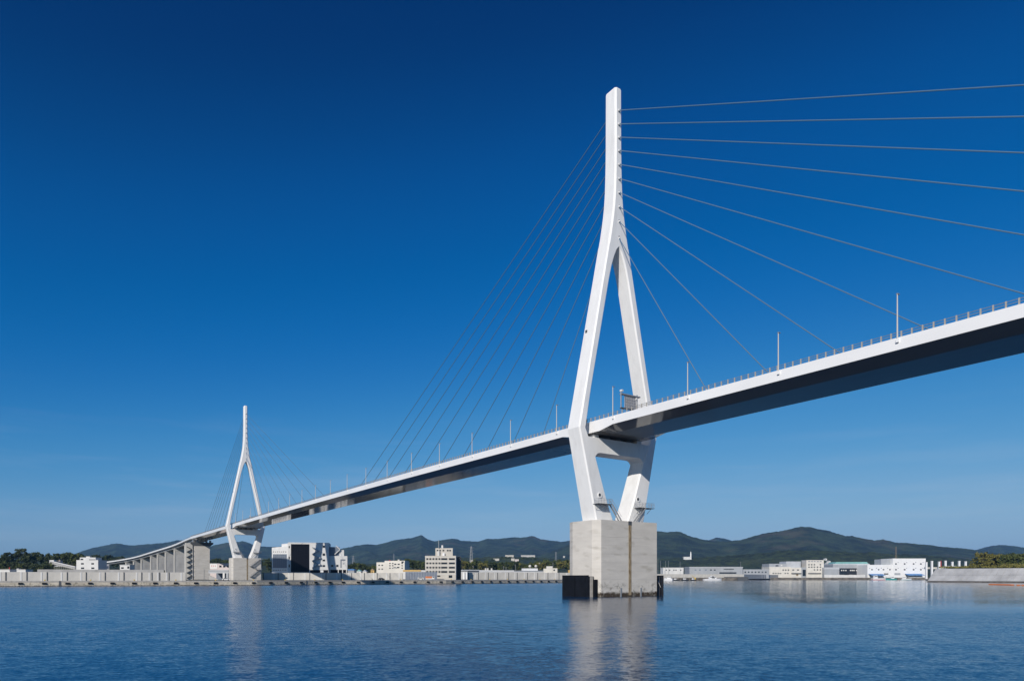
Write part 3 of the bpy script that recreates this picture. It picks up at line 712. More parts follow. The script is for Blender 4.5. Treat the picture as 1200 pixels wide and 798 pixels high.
# ------------------------------------------------------------------ buildings
class Facade:
    """A building front running from one ground point to another; x along the front, y into the building."""
    def __init__(s, name, px0, px1, Y0, Y1, label, cat="building", z0=GZ, group=None):
        s.a = Vector((X_(px0, Y0), Y0)); b = Vector((X_(px1, Y1), Y1)); s.e = (b-s.a).normalized(); s.L = (b-s.a).length; s.z0 = z0
        s.o = empty(name, (s.a.x, s.a.y, z0), math.atan2(s.e.y, s.e.x), label, cat, group)
    def u(s, px):
        r = (px-600)/FPX; return (r*s.a.y - s.a.x)/(s.e.x - r*s.e.y)
    def z(s, py, px): return Z_(py, s.a.y + s.u(px)*s.e.y) - s.z0
    def block(s, name, px0, px1, py0, py1, dep, m, front=0.0, parent=None, zl=None):
        u0, u1 = s.u(px0), s.u(px1); zt = s.z(py0, (px0+px1)/2); zb = s.z(py1, (px0+px1)/2) if zl is None else zl
        q = MB(); q.box(u0, u1, -front, dep, zb, zt); return q.build(name, m, parent or s.o)
    def win(s, px0, px1, py0, py1, m=None, parent=None, front=0.0, name="window", proud=.08):
        u0, u1 = s.u(px0), s.u(px1); zt, zb = s.z(py0, px0), s.z(py1, px0); w_, h_ = u1-u0, zt-zb
        q = MB(); q.box(0, w_, -proud, .3, 0, h_)
        return q.build(name, m or M['glass'], parent or s.o, (u0, -front, zb))
    def parapet(s, px0, px1, py, dep, m, front=0.0, h=.5):
        u0, u1 = s.u(px0), s.u(px1); zt = s.z(py, (px0+px1)/2); q = MB()
        q.box(u0-.12, u1+.12, -front-.12, .25-front, zt, zt+h); q.box(u0-.12, u0+.25, .25-front, dep+.12, zt, zt+h); q.box(u1-.25, u1+.12, .25-front, dep+.12, zt, zt+h); q.box(u0+.25, u1-.25, dep-.25, dep+.12, zt, zt+h)
        return q.build("parapet", m, s.o)

# --- white house on the left
F = Facade("white_house", 89.5, 115, 560, 560, "white two-storey flat-roofed house beyond the far left seawall")
F.block("wall", 89.5, 115, 656.5, 669, 12, M['white'], zl=0)
F.block("upper_storey", 93, 111.5, 653, 656.5, 9, M['white'], front=-.6)
F.block("roof_box", 99.5, 104, 651.7, 653, 4, M['white'], front=-1.5)
for x in (95, 107): 
    F.win(x, x+3.2, 659.5, 661.2); F.win(x, x+3.6, 664.6, 666.4)
F.win(93.8, 97, 654.4, 656, front=-.6); F.win(104, 111, 655.2, 656.6, front=-.6)
F.parapet(89.5, 115, 656.5, 12, M['white'], h=.35)
# --- low annexe under the viaduct
F = Facade("low_annexe", 115.5, 128, 600, 606, "low white annexe with a sloping ramp wall right of the white house")
F.block("wall", 115.5, 128, 661, 670, 10, M['white'], zl=0)
F.win(122, 127, 663, 666, m=M['bluegrey'])
F = Facade("shed", 140.5, 152, 640, 640, "small pale shed under the viaduct beside its low piers")
F.block("wall", 140.5, 152, 662, 670, 8, M['white'], zl=0); F.block("roof", 140.2, 152.3, 661.4, 662, 8.4, M['roof_grey'], front=.3)
F.win(149.2, 151.5, 663.5, 666); F.win(142, 145, 664.4, 666.2)
# --- two pale sheds far left
for a, b, lab in ((-4, 11.5, "low white shed with a red post at the far left edge"), (19.5, 30, "small white cabin behind the second seawall panel at far left")):
    F = Facade("shed", a, b, 400, 400, lab); F.block("wall", a, b, 667.3, 673, 6, M['white'], zl=0); F.block("roof", a-.3, b+.3, 666.7, 667.3, 6.4, M['concrete'], front=.3)
    if a < 0: F.block("post", 10.6, 11.2, 664.5, 668, .5, M['red'])
    else: F.block("roof_box", 19.6, 21.8, 666, 666.9, 2, M['white'])
# --- sloping road with white guard rail
F = Facade("guard_rail", 58, 88, 640, 560, "white guard rail and sloping road climbing left of the white house", "guard rail")
q = MB(); n_ = 14
for i in range(n_+1):
    f = i/n_; q.box(F.L*f-.12, F.L*f+.12, 0, .2, 0, (Z_(657.5+7*f, 600))-GZ-.8)
q.build("support_posts", M['concrete'], F.o)
q = MB(); q.loft([[(F.L*f, y, Z_(657.5+7.2*f, 640-80*f)-GZ+z) for y, z in ((-.3, -1.6), (5, -1.6), (5, -.2), (-.3, -.2))] for f in (0, .3, .65, 1)]); q.build("road_slab", M['concrete'], F.o)
q = MB(); q.loft([[(F.L*f, y, Z_(657.5+7.2*f, 640-80*f)-GZ+z) for y, z in ((-.25, .15), (0, .15), (0, .95), (-.25, .95))] for f in (0, .3, .65, 1)]); q.build("rail", M['white'], F.o)
F = Facade("white_hut", 58.5, 63, 650, 650, "tiny white hut at the top of the sloping road among trees")
F.block("wall", 58.5, 63, 656, 661, 4, M['white']); F.block("support", 59.5, 60.2, 661, 671, 1, M['concrete'], zl=0)
F = Facade("cottage", 66.8, 70.8, 690, 690, "tiny pinkish cottage among the trees behind the guard rail")
F.block("wall", 67, 70.6, 656.5, 660, 4, M['pink']); u0, u1 = F.u(66.6), F.u(71); zt = F.z(656.5, 69)
q = MB(); q.prism([(u0, zt), (u1, zt), ((u0+u1)/2, zt+1.8)], -.3, 4.3, 'y'); q.build("roof", M['rust'], F.o)

# --- building and open shed between the end pier and far tower
F = Facade("pink_building", 245, 273, 640, 640, "pinkish building with a white signboard between the end pier and the farther tower")
F.block("wall", 245, 273, 660.3, 668, 14, M['pink'], zl=0); F.block("roof", 244.8, 273.2, 659.9, 660.3, 14.4, M['roof_grey'], front=.3)
sg = F.win(246, 254.6, 660.5, 666.2, m=M['signwhite'], name="signboard", proud=.2)
q = MB(); hh = (666.2-660.5)*.8
for i, (x, w_) in enumerate(((1.2, .9), (2.7, 1.1), (4.6, 1.0))):
    q.box(x, x+w_, -.24, -.2, 1.9, 2.15); q.box(x+w_*.35, x+w_*.6, -.24, -.2, 2.15, 3.3); q.box(x, x+w_, -.24, -.2, 2.75, 2.95)
q.build("sign_lettering", M['red'], sg)
for x in (257, 261.5, 266): F.win(x, x+2.6, 662.3, 664.6)
F = Facade("open_shed", 244.5, 268, 520, 520, "blue-grey open-fronted shed beside the farther tower's pier", "shed")
F.block("roof", 244.5, 268.2, 667.6, 669.6, 14, M['greyclad'], front=.4); F.block("fascia", 244.5, 268, 669.6, 671.4, .4, M['roof_grey'])
F.block("back_wall", 244.5, 262, 669.6, 679, 14, M['bluegrey'], front=-13.5, zl=0); F.block("column", 261, 263.2, 671.4, 679, 1, M['white'], zl=0); F.block("column", 265, 267.5, 671.4, 679, 1, M['greyclad'], zl=0)
q = MB(); q.prism([(0, 0), (7.5, 0), (0, 3.4)], 1, 2, 'y'); q.build("ramp", M['concrete'], F.o)

# --- black-glass building
F = Facade("glass_building", 338, 385.2, 524, 530, "large white office building with a black glass facade right of the farther tower")
F.block("body", 337.6, 385.2, 636.2, 672, 26, M['white'], zl=0)
F.parapet(337.6, 385.2, 636.2, 26, M['white'], h=.4)
gl = F.block("glass_front", 341, 362.3, 637.4, 670.2, .5, M['panel_black'], front=.35)
u0, u1 = F.u(341), F.u(362.3); z0_, z1_ = F.z(670.2, 351), F.z(637.4, 351)
nx, nz = 8, 11; pw, ph = (u1-u0)/nx, (z1_-z0_)/nz
pmm = MB(); pmm.box(.07, pw-.07, -.05, .02, .07, ph-.07); pdat = pmm.data("glass_pane", M['panel_black'])
for i in range(nx):
    for j in range(nz): put("glass_pane", pdat, gl, (u0+i*pw, -.35-.02-rnd.uniform(0, .02), z0_+j*ph))
F.block("roof_plant", 347, 358.5, 635.2, 636.2, 8, M['bluegrey'], front=-4)
for a, b in ((639, 641.6), (648.2, 651), (655.4, 657.4), (661.8, 664)): F.win(378, 381, a, b)
for a, b in ((639.5, 642), (652, 655), (661, 664.5)): F.win(338.3, 339.6, a, b)
for i in range(3):
    z = F.z(666 - i*8, 370); q = MB(); u = F.u(366); v = F.u(373.5)
    q.prism([(u, z), (v, z+2.6), (v, z+3.5), (u, z+.9)], -1.6, 0, 'y'); q.prism([(u, z+5.4), (v, z+2.6), (v, z+3.5), (u, z+6.3)], -1.6, 0, 'y'); q.box(v-.2, v+1.4, -1.8, 0, z+2.5, z+3.5)
    q.build("stair_flight", M['greyclad'], F.o)
F.win(363.5, 384.5, 667.6, 671, m=M['panel_black'], name="entrance_shade", proud=.05); F.win(375.5, 379, 668, 670.4, m=M['bright'], name="entrance_door", proud=.15)  # black slab paints in the shade under the base overhang
# its left wing
F = Facade("office_wing", 318.6, 337.4, 552, 525, "white left wing with tall narrow windows and painted shade next to the black glass facade")
F.block("wall", 318.6, 337.2, 640.6, 671, 16, M['bright'], zl=0)
F.block("upper_storey", 328.5, 337.2, 636.8, 640.6, 12, M['bright'], front=-1)
for i in range(7):
    px = 319.9+i*2.35; F.win(px+.4, px+1.4, 646.0, 646.9)
    F.win(px, px+2.15, 649.2, 665.4, m=M['bluegrey'], name="tall_window_shade")  # tall windows widened so their dark stands in for the wing's shade
for i in range(8): F.win(319.8+i*2.1, 320.7+i*2.1, 667.2, 668.3)
# its lower right block
F = Facade("office_block", 385.6, 407, 532, 535, "lower white block with two square windows at the right end of the black-glass building")
F.block("wall", 385.6, 407, 651.2, 667.4, 18, M['white']); F.block("base", 386, 406, 667.4, 672, 15, M['panel_black'], front=-1.5, zl=0)
for x in (386.2, 396, 401, 405.6): F.block("column", x, x+.9, 667.4, 672, 1, M['white'], zl=0)
F.block("upper_block", 385.6, 397.5, 640.6, 651.2, 12, M['bluegrey'], front=-2); F.block("upper_block", 397.5, 403, 644.2, 651.2, 9, M['white'], front=-2)
q = MB(); u, v, z = F.u(392), F.u(398.5), F.z(650, 395); q.prism([(u, z), (v, z+3.8), (v, z+4.6), (u, z+.8)], .3, 1.9, 'y'); q.prism([(u+1, z+6.8), (v, z+3.8), (v, z+4.6), (u+1, z+7.6)], .3, 1.9, 'y'); q.build("stair_flight", M['white'], F.o)
for x in (388, 394): F.win(x, x+2.6, 661.5, 664)
F.win(399, 400.3, 655.2, 665, m=M['bluegrey'], name="recess_shade"); F.win(400.3, 404.8, 655.2, 656.6, m=M['bluegrey'], name="recess_shade"); F.win(401.5, 403.5, 659.5, 661, m=M['greyclad'])  # flat dark slabs colour in the shade of the L-shaped hollow
F = Facade("low_blue_shed", 407.5, 415, 620, 620, "low pale-blue shed right of the black-glass building's end"); F.block("wall", 407.5, 415, 668, 672, 8, M['greyclad'], zl=0); F.block("roof", 407.2, 415.4, 666.6, 668, 8.4, M['blue'], front=.3)

# --- small coloured houses beyond the wall
for i, (a, b, t, m, rm, lab) in enumerate(((418, 423, 667.5, 'white', 'teal', "small white house with a bluish roof left of the cream building"), (425, 429.5, 668, 'cream', 'roof_grey', "small cream house with a grey roof left of the cream building"), (434.5, 438.5, 666.3, 'ochre', 'rust', "small orange-fronted house just left of the cream building"))):
    F = Facade("house", a, b, 760, 760, lab, "house"); F.block("wall", a, b, t+1.6, 673, 7, M[m], zl=0); u0, u1 = F.u(a-.3), F.u(b+.3); zt = F.z(t+1.6, a)
    q = MB(); q.prism([(u0, zt), (u1, zt), ((u0+u1)/2, zt+1.9)], -.4, 7.4, 'y'); q.build("roof", M[rm], F.o); F.win(a+1, a+2.2, t+3, t+4.4)
# --- cream building
F = Facade("cream_building", 441.2, 474.2, 722, 717, "long cream two-storey building with roof tanks left of the office tower")
F.block("wall", 441.2, 474.2, 658.6, 672, 16, M['cream'], zl=0); F.block("upper_storey", 450.5, 474.2, 656.8, 658.6, 14, M['cream'], front=-.5)
F.block("roof_tank", 466, 468, 655.4, 656.8, 2, M['white']); F.block("roof_tank", 456, 457.2, 656, 657, 1, M['red'])
for px in (456.2, 459.5, 470.5):
    for y in (659.3, 662, 664.8): F.win(px, px+1.6, y, y+1.2)
for px in (461, 465): F.win(px, px+3, 664, 665.4); F.win(px+1, px+3.4, 660.3, 661.6)
F.block("balcony", 460.5, 465, 664.8, 665.5, .5, M['white'], front=.9)
for px in (443.5, 447): F.win(px, px+1.8, 661.5, 662.8); F.win(px, px+1.8, 666, 667.2)
F.win(470.5, 473, 657.6, 659.2)
# --- low yellow-fasciaed building
F = Facade("low_building", 472.5, 498, 690, 690, "low building with an ochre fascia left of the office tower")
F.block("wall", 472.5, 498, 669.4, 673, 12, M['white'], zl=0); F.block("fascia", 472.2, 493.5, 667.6, 669.4, 12, M['ochre'], front=.5); F.block("fascia", 493.5, 498.2, 668, 669.4, 12, M['white'], front=.5)
# --- dark corrugated yard fence
ft = empty("yard_fence", (X_(475, 510), 510, GZ), 0, "dark blue-grey panelled yard fence in front of the office tower", "fence")
for i in range(12):
    w_ = (X_(512.3, 510)-X_(475, 510))/12; q = MB(); q.box(i*w_+.05, (i+1)*w_-.05, 0, .15, 0, Z_(670, 510)-GZ); q.build("fence_panel", M['bluegrey'], ft)
# --- office tower
F = Facade("office_tower", 498.2, 534.2, 520, 520, "beige five-storey office block with penthouse behind the middle of the left quay")
F.block("wall", 498.2, 534.2, 651.8, 680, 18, M['beige'], zl=0); F.parapet(498.2, 534.2, 651.8, 18, M['beige'], h=.5)
F.block("penthouse", 510, 530.3, 642, 651.8, 11, M['beige'], front=-1.5); F.block("chimney", 517, 519, 638.6, 642, 1.4, M['white'], front=-3); F.block("roof_unit", 512.5, 515, 645.5, 651.8, 1.2, M['white'], front=.1)
F.block("roof_unit", 518.5, 521, 648, 651.8, 1.2, M['bright'], front=.1)
for y in (653.8, 658.8, 663.8, 668.8):
    for i in range(5): F.win(499.7+i*3.55, 501.9+i*3.55, y, y+2.0)
    F.win(517, 524.2, y, y+2.1); F.win(526, 533, y, y+2.1)
F.win(512.5, 516, 674, 675.6); F.win(525.8, 530, 673.8, 676.9, name="doorway", m=M['glass'])
for x in (511.5, 514.5, 518.4, 523.5, 526.3): F.win(x, x+2, 644, 645.6, front=-1.5)
for y in (651.8, 656.6, 661.6, 666.6, 671.6): F.block("floor_band", 498.1, 534.3, y+.9, y+1.3, .2, M['white'], front=.14)
for x0, y1 in ((513.6, 632),): F.block("antenna", 513.8, 514.15, 632.5, 642, .2, M['galv'], front=-3)
u, v = F.u(534.4), F.u(539); zt = F.z(652, 536); q = MB()
for a_ in (u+.2, v-.2):
    for b_ in (9.0, 11.8): q.box(a_-.15, a_+.15, b_-.15, b_+.15, 0, zt)
for i in range(9): q.box(u, v, 8.9, 11.9, zt*i/8-.1, zt*i/8+.05)
q.box(u, v, 11.9, 12.1, 0, zt); st = q.build("fire_escape", M['darksteel'], F.o)
for i in range(5):
    q = MB(); z = 2+i*3.3; u, v = F.u(534.6), F.u(539); q.prism([(u, z), (v, z+1.7), (v, z+2), (u, z+.3)], 7.6, 8.9, 'y'); q.box(u, v, 7.6, 8.9, z+3.1, z+3.25); q.build("stair_flight", M['darksteel'], st)
# --- white tanks and warehouses right of it
F = Facade("pale_shed", 541.5, 562, 640, 648, "white shed with rounded silos right of the office tower")
F.block("wall", 541.5, 548, 669.4, 680, 10, M['white'], zl=0); F.block("roof", 543, 562, 667.4, 668.6, 14, M['roof_grey'], front=.5); F.block("wall", 548, 562, 668.6, 680, 12, M['greyclad'], front=-1, zl=0)
for px in (543.3, 546.2):
    q = MB(); q.tube((F.u(px), -1.2, 0), (F.u(px), -1.2, F.z(670.5, px)), 1.1, 14); q.build("silo", M['bright'], F.o)
F = Facade("warehouse", 562.5, 602, 700, 715, "long low white-roofed warehouse behind the right part of the left seawall")
F.block("wall", 562.5, 602, 669.5, 676, 14, M['white'], zl=0); F.block("roof", 562.2, 602.3, 668, 669.5, 14.5, M['bright'], front=.4)
for a in (569, 571.5, 576): F.block("roof_unit", a, a+1.6, 665.5, 668, 1.5, M['cream'], front=-2)
F = Facade("warehouse", 602.5, 640, 740, 752, "low pale warehouse under the two round water tanks")
F.block("wall", 602.5, 640, 669.6, 676, 14, M['white'], zl=0); F.block("roof", 602.2, 640.3, 668.4, 669.6, 14.5, M['greyclad'], front=.4)
F.block("upper_block", 614.5, 631, 665.8, 668.4, 9, M['bright'], front=-2)
for px in (621, 628):
    e = empty("water_tank", (X_(px, 752), 752, Z_(666, 752)), 0, "pale %s of the two round water tanks on the low warehouse" % ("left" if px < 625 else "right"), "water tank", "round water tanks")
    q = MB(); q.loft([[(r*math.cos(a), r*math.sin(a), z) for a in np.linspace(0, 2*math.pi, 13)[:-1]] for z, r in ((1.6, .8), (2.0, 1.5), (3.2, 1.5), (3.9, .9), (4.1, .2))]); q.build("tank", M['cream'], e)
    q = MB()
    for a in range(4): q.tube((1.1*math.cos(a*1.57), 1.1*math.sin(a*1.57), -.5), (.9*math.cos(a*1.57), .9*math.sin(a*1.57), 2), .14, 5)
    q.build("tank_legs", M['concrete'], e)
F = Facade("cream_house", 637.5, 655, 690, 690, "cream house with a taller left part beside the water pier")
F.block("wall", 640.5, 647.5, 663.6, 672, 9, M['cream'], zl=0); F.block("wall", 647.5, 653.2, 665.6, 672, 9, M['cream'], zl=0, front=-.4); F.block("wall", 637, 640.5, 666, 672, 6, M['cream'], zl=0, front=-.4)
F.win(648.6, 650.4, 667, 668.6, front=-.4); F.parapet(640.5, 647.5, 663.6, 9, M['white'], h=.3)
F = Facade("teal_container", 656, 662, 700, 700, "teal shipping container by the right end of the left seawall", "container"); F.block("container_body", 656, 662, 672.4, 675.8, 2.5, M['tealpaint'])
F = Facade("ochre_shed", 666, 671.5, 760, 760, "small ochre shed peeping out left of the water pier", "shed"); F.block("wall", 666, 672, 667.6, 673, 6, M['ochre'], zl=0)
# --- white blocks on the foothill
hillb = [(592, 602, 650.2, 651.6, "long white building on the wooded hill, left of two"), (610.5, 627, 650.3, 651.6, "long white building on the wooded hill, right of two"), (578, 585, 654.3, 656, "small white house low on the wooded hill"), (599, 603, 654, 656, "white house on the wooded hill below the long white buildings"), (603.5, 608, 655, 657.4, "pinkish house on the wooded hill above the water tanks"), (631, 633.5, 658.5, 660.5, "white house among trees above the water tanks"), (660, 662, 651.2, 652.4, "tiny white house high on the hill beside the water pier")]
for i, (a, b, t, bo_, lab) in enumerate(hillb):
    Yb = hill_hit((a+b)/2, bo_+.6, 2440) - 12
    F = Facade("hill_building", a, b, Yb, Yb, lab, z0=Z_(bo_+1.2, Yb)); F.block("wall", a, b, t+.2, bo_+1.2, 18, M['beige' if i != 4 else 'pink']); F.block("roof", a-.1, b+.1, t, t+.2, 18.5, M['roof_grey' if i % 2 else 'wall'], front=.4)

# ------------------------------------------------------------------ right shore
q = MB()
SH = [(205, 1002), (330, 1012), (360, 1080), (420, 1250), (780, 1255)]
strip(SH, -6, 1, -1, 4.2, q); tag(q.build("shore_embankment", M['rock']), kind='structure')
def long_wall(px0, px1, Y0, Y1, zt, label):
    pts = [(X_(px0+(px1-px0)*i/12, Y0+(Y1-Y0)*i/12), Y0+(Y1-Y0)*i/12) for i in range(13)]
    o = empty("seawall", (pts[0][0], pts[0][1], GZ), 0, label, "wall")
    for a, b in zip(pts[:-1], pts[1:]):
        a = Vector(a); b = Vector(b); L = (b-a).length
        q = MB(); q.box(.1, L-.1, 0, 1, -.5, zt-GZ); p = q.build("wall_panel", M['wall'], o, (a.x-pts[0][0], a.y-pts[0][1], 0)); p.rotation_euler = (0, 0, math.atan2(b.y-a.y, b.x-a.x))
long_wall(768, 872, 1040, 1090, 9.6, "long white seawall right of the water pier behind the moored boats")
long_wall(872, 912, 1092, 1290, 9.4, "white seawall receding towards the cream tower on the right shore")
F = Facade("harbour_office", 777, 801, 1150, 1150, "small white two-storey harbour office right of the water pier")
F.block("wall", 777, 801, 665.4, 673, 20, M['white'], zl=0); F.block("roof", 776.8, 801.2, 664.9, 665.4, 20.5, M['bright'], front=.4)
for x in (780, 784, 789, 791.5, 797): F.win(x, x+1.4, 667.2, 668.4)
F = Facade("grey_warehouse", 808, 870.3, 1180, 1180, "long grey warehouse on the right shore with a dark loading opening")
F.block("wall", 808, 870.3, 665, 674, 34, M['greyclad'], zl=0); F.block("roof", 807.7, 870.6, 664, 665, 34.5, M['roof_grey'], front=.5)
F.win(843, 863, 670.3, 672, name="loading_opening"); F.win(848, 860, 666.4, 667.2)
for x in (814, 819, 826, 832, 836.5): F.win(x, x+2.2, 667, 668.2, m=M['glass'] if x > 830 else M['bluegrey'])
F = Facade("grey_shed", 871, 901, 1220, 1220, "row of low grey sheds between the warehouse and the cream factory")
F.block("wall", 871, 901, 667.8, 675, 24, M['greyclad'], zl=0); F.block("roof", 870.8, 901.2, 667, 667.8, 24.5, M['roof_grey'], front=.4)
for i in range(7): F.win(872.5+i*4, 874.2+i*4, 669.4, 671)
F = Facade("factory", 901.6, 944.6, 1300, 1300, "cream and grey fish factory left of the cream tower on the right shore")
F.block("wall", 901.6, 926.5, 664, 677, 40, M['cream'], zl=0); F.block("sawtooth_block", 901.6, 922, 660.3, 664, 38, M['greyclad'], front=-1); F.block("upper_block", 922, 939.2, 657.6, 665, 36, M['roof_grey'], front=-3)
F.block("front_block", 926.5, 938.5, 665, 677, 30, M['cream'], front=2, zl=0); F.block("gate_tower", 938.5, 944.6, 664.6, 677, 30, M['greyclad'], zl=0)
F.win(940.5, 944.2, 667.2, 674.8, name="gate")
for x in (917, 920, 923.2): F.win(x, x+1.6, 667, 668.4)
for x in (928, 933.5): F.win(x, x+2.2, 667, 668.2, front=2)
for x in (905.5, 908.5, 911.5, 914, 919.5, 922.5): F.win(x, x+1.5, 671, 672.2)
F.win(909, 912.5, 662, 663.4, front=-1); F.win(926.8, 938, 671.2, 672, front=2, name="canopy", proud=2.5, m=M['darksteel']); F.win(932.5, 935, 672.4, 674.6, front=2, m=M['rust'], name="doorway")
F.block("wall_vent", 915, 917, 661.5, 663, .5, M['white'], front=-.6)
F = Facade("cream_tower", 945, 965.4, 1300, 1300, "cream four-storey block taller than the factory beside it on the right shore")
F.block("wall", 945, 965.4, 656.4, 677, 22, M['cream'], zl=0); F.parapet(945, 965.4, 656.4, 22, M['cream'], h=.6)
for y in (658.2, 660.8, 663.6, 666.8):
    for x in (947.2, 950.4, 953.6, 957.2, 960.6):
        if y < 659: F.win(x, x+2.2, 657.2, 658.0, m=M['bluegrey'])
        elif rnd.random() < .8: F.win(x, x+1.6, y, y+1.3)
F.win(947, 962, 671.2, 672, name="canopy", proud=2, m=M['darksteel']); 
F = Facade("long_grey_building", 966, 983, 1290, 1290, "low grey building with white boats on trailers right of the cream tower")
F.block("wall", 966, 983, 667, 677, 26, M['greyclad'], zl=0); F.block("roof", 965.8, 983.5, 664.6, 667, 26.5, M['roof_grey'], front=.5)
F = Facade("teal_roofed_hall", 976, 1019, 1330, 1330, "large grey hall with a teal roof left of the big white building")
F.block("wall", 976, 1019, 662, 677, 44, M['greyclad'], zl=0); u0, u1 = F.u(978), F.u(1018); zt = F.z(660.4, 998)
q = MB(); q.prism([(u0, zt), (u1, zt), (u1-4, zt+3.6), (u0+4, zt+3.6)], 0, 30, 'y'); q.build("roof", M['teal'], F.o); F.block("eaves", 976, 1019, 660.4, 662, 44, M['roof_grey'], front=.6)
F.block("opening_shade", 983.5, 1005.5, 665.6, 674, .3, M['glass'], front=.1)  # dark sheet paints the shaded inside of the front opening
for x in (985.6, 988, 990.5, 996, 998, 1000, 1003): F.win(x, x+1.4, 667.4, 668.8, m=M['white'], front=.1)
F.block("side_panel", 1006, 1018.8, 660.8, 676, .4, M['roof_grey'], front=.3)
F = Facade("harbour_fence", 966, 1014, 1262, 1262, "low white wall along the shore in front of the teal-roofed hall", "wall"); 
for i in range(10): F.block("wall_panel", 966+i*4.8, 970.6+i*4.8, 673.2+(i % 3)*.15, 676.4, .6, M['white'], zl=0)
F = Facade("white_building", 1016.5, 1084.6, 1290, 1290, "big bright white building with scattered small windows at the right shore")
F.block("low_wing", 1016.5, 1046, 661.6, 678, 40, M['bright'], zl=0); F.block("main_block", 1046, 1084.6, 654.6, 678, 42, M['bright'], front=.5, zl=0); F.block("roof_block", 1034.5, 1046, 655, 661.6, 30, M['greyclad'], front=-6)
F.parapet(1046, 1084.6, 654.6, 42, M['bright'], front=.5, h=.7)
for y in (659.8, 666.5):
    for x in (1048.8, 1059, 1069.5, 1078): F.win(x, x+1.9, y, y+1.5, front=.5); F.win(x+3.0, x+3.9, y-1.3, y-.5, front=.5, m=M['bluegrey'], name="vent")
for x in (1021, 1028.8, 1034.5, 1042): F.win(x, x+1.7, 666.5, 667.9); F.win(x-2.2, x-1.3, 665.2, 666, m=M['bluegrey'], name="vent")
F.win(1048, 1055, 671.2, 673.6, front=.5, m=M['greyclad'], name="roller_door"); F.win(1036, 1041, 671.6, 673, m=M['glass'], name="roller_door")
u0, u1 = F.u(1023), F.u(1036); z = F.z(672, 1030)
for x0, x1, y0, lab in ((1022, 1038.5, 672.2, "long blue awning on the low wing of the big white building"), (1065, 1084.3, 672, "blue tarpaulin shelter at the right end of the big white building")):
    G = Facade("blue_shelter", x0, x1, 1276, 1276, lab, "shelter")
    u0, u1 = 0, G.L; zt = G.z(y0, x0)
    q = MB(); q.prism([(0, zt-3.2), (13, zt-.3), (13, zt), (0, zt-2.9)], 0, G.L, 'x'); q.build("cover", M['blue'], G.o)
    q = MB()
    for i in range(5): q.tube((G.L*i/4*.98+.3, .2, 0), (G.L*i/4*.98+.3, .2, zt-3), .15, 5)
    q.build("posts", M['galv'], G.o)
    if x0 > 1050: q = MB(); q.box(0, G.L, 1.5, 1.8, 0, 2.4); q.build("crates", M['white'], G.o)
# white pillars further right
pillars = [(1085.5, 659), (1092, 657.6), (1100.5, 658.4), (1108, 657.4), (1116, 658.6), (1124, 657.6), (1131.5, 658.2)]
for i, (px, t) in enumerate(pillars):
    Yp = 900; q = MB(); hgt = Z_(t, Yp)-GZ; q.box(-1.0, 1.0, -1, 1, 0, hgt); q.box(-1.15, 1.15, -1.15, 1.15, hgt, hgt+.7)
    o = q.build("white_pillar", M['bright'], None, (X_(px, Yp), Yp, GZ)); tag(o, "square white pillar, %s from the left in the row beyond the grey revetment" % ORD[i], "pillar", "white pillars beyond the revetment")
F = Facade("floodgate_beam", 1098, 1130, 906, 906, "pale horizontal beam with railing between the white pillars", "beam"); F.block("beam", 1084, 1133, 664.4, 666.5, 2, M['wall']); F.block("machinery", 1106, 1126, 662.8, 664.4, 1.5, M['greyclad']); F.block("red_mast", 1102.4, 1103.1, 657, 664, .6, M['red'])
# revetment headland
rv = [(X_(1086, 640), 640), (X_(1110, 620), 620), (X_(1150, 590), 590), (X_(1200, 560), 560), (X_(1260, 530), 530), (X_(1400, 470), 470)]
n_r = 34; _rd = np.concatenate([[0], np.cumsum([math.dist(p, q) for p, q in zip(rv[:-1], rv[1:])])]); _ru = np.linspace(0, _rd[-1], 200)
_rx, _ry = np.interp(_ru, _rd, [p[0] for p in rv]), np.interp(_ru, _rd, [p[1] for p in rv])
_k = np.ones(41)/41; _rx, _ry = (np.convolve(np.pad(q, 20, mode='reflect', reflect_type='odd'), _k, 'valid') for q in (_rx, _ry))
RP = [Vector((_rx[int(i*199/n_r)], _ry[int(i*199/n_r)])) for i in range(n_r+1)]
RN = []
for i in range(n_r+1):
    d = (RP[min(i+1, n_r)]-RP[max(i-1, 0)]).normalized(); nn = Vector((-d.y, d.x)); RN.append(nn if nn.x > 0 else -nn)
rev = empty("revetment", (RP[0].x, RP[0].y, 0), 0, "long sloping grey concrete revetment along the headland at the right edge", "revetment")
def rtop(i): return 12.5 - .7*i/n_r
for i in range(n_r):
    a, b = RP[i], RP[i+1]; d = (b-a).normalized(); nn = Vector((-d.y, d.x)); nn = nn if nn.x > 0 else -nn
    g_ = .1
    def P3(p, o, z, sh, nn): q = p + nn*o + d*sh; return (q.x-RP[0].x, q.y-RP[0].y, z)
    z1a, z1b = rtop(i), rtop(i+1)
    for (o0, f0), (o1, f1) in (((1.0, .1), (6.0, .53)), ((6.1, .54), (11, 1.0))):
        q = MB(); V8 = []
        for p, sh, zt, nn in ((a, g_, z1a, RN[i]), (b, -g_, z1b, RN[i+1])):
            V8 += [P3(p, o0, zt*f0, sh, nn), P3(p, o1, zt*f1, sh, nn), P3(p, o1+2, zt*f1-.5, sh, nn), P3(p, o0+2, zt*f0-.8, sh, nn)]
        q.add(V8, [(0,1,5,4),(1,2,6,5),(2,3,7,6),(3,0,4,7),(0,3,2,1),(4,5,6,7)]); q.build("slope_panel", M['revet'], rev)
hp = [(p.x, p.y) for p in RP]
g = MB(); VV = []
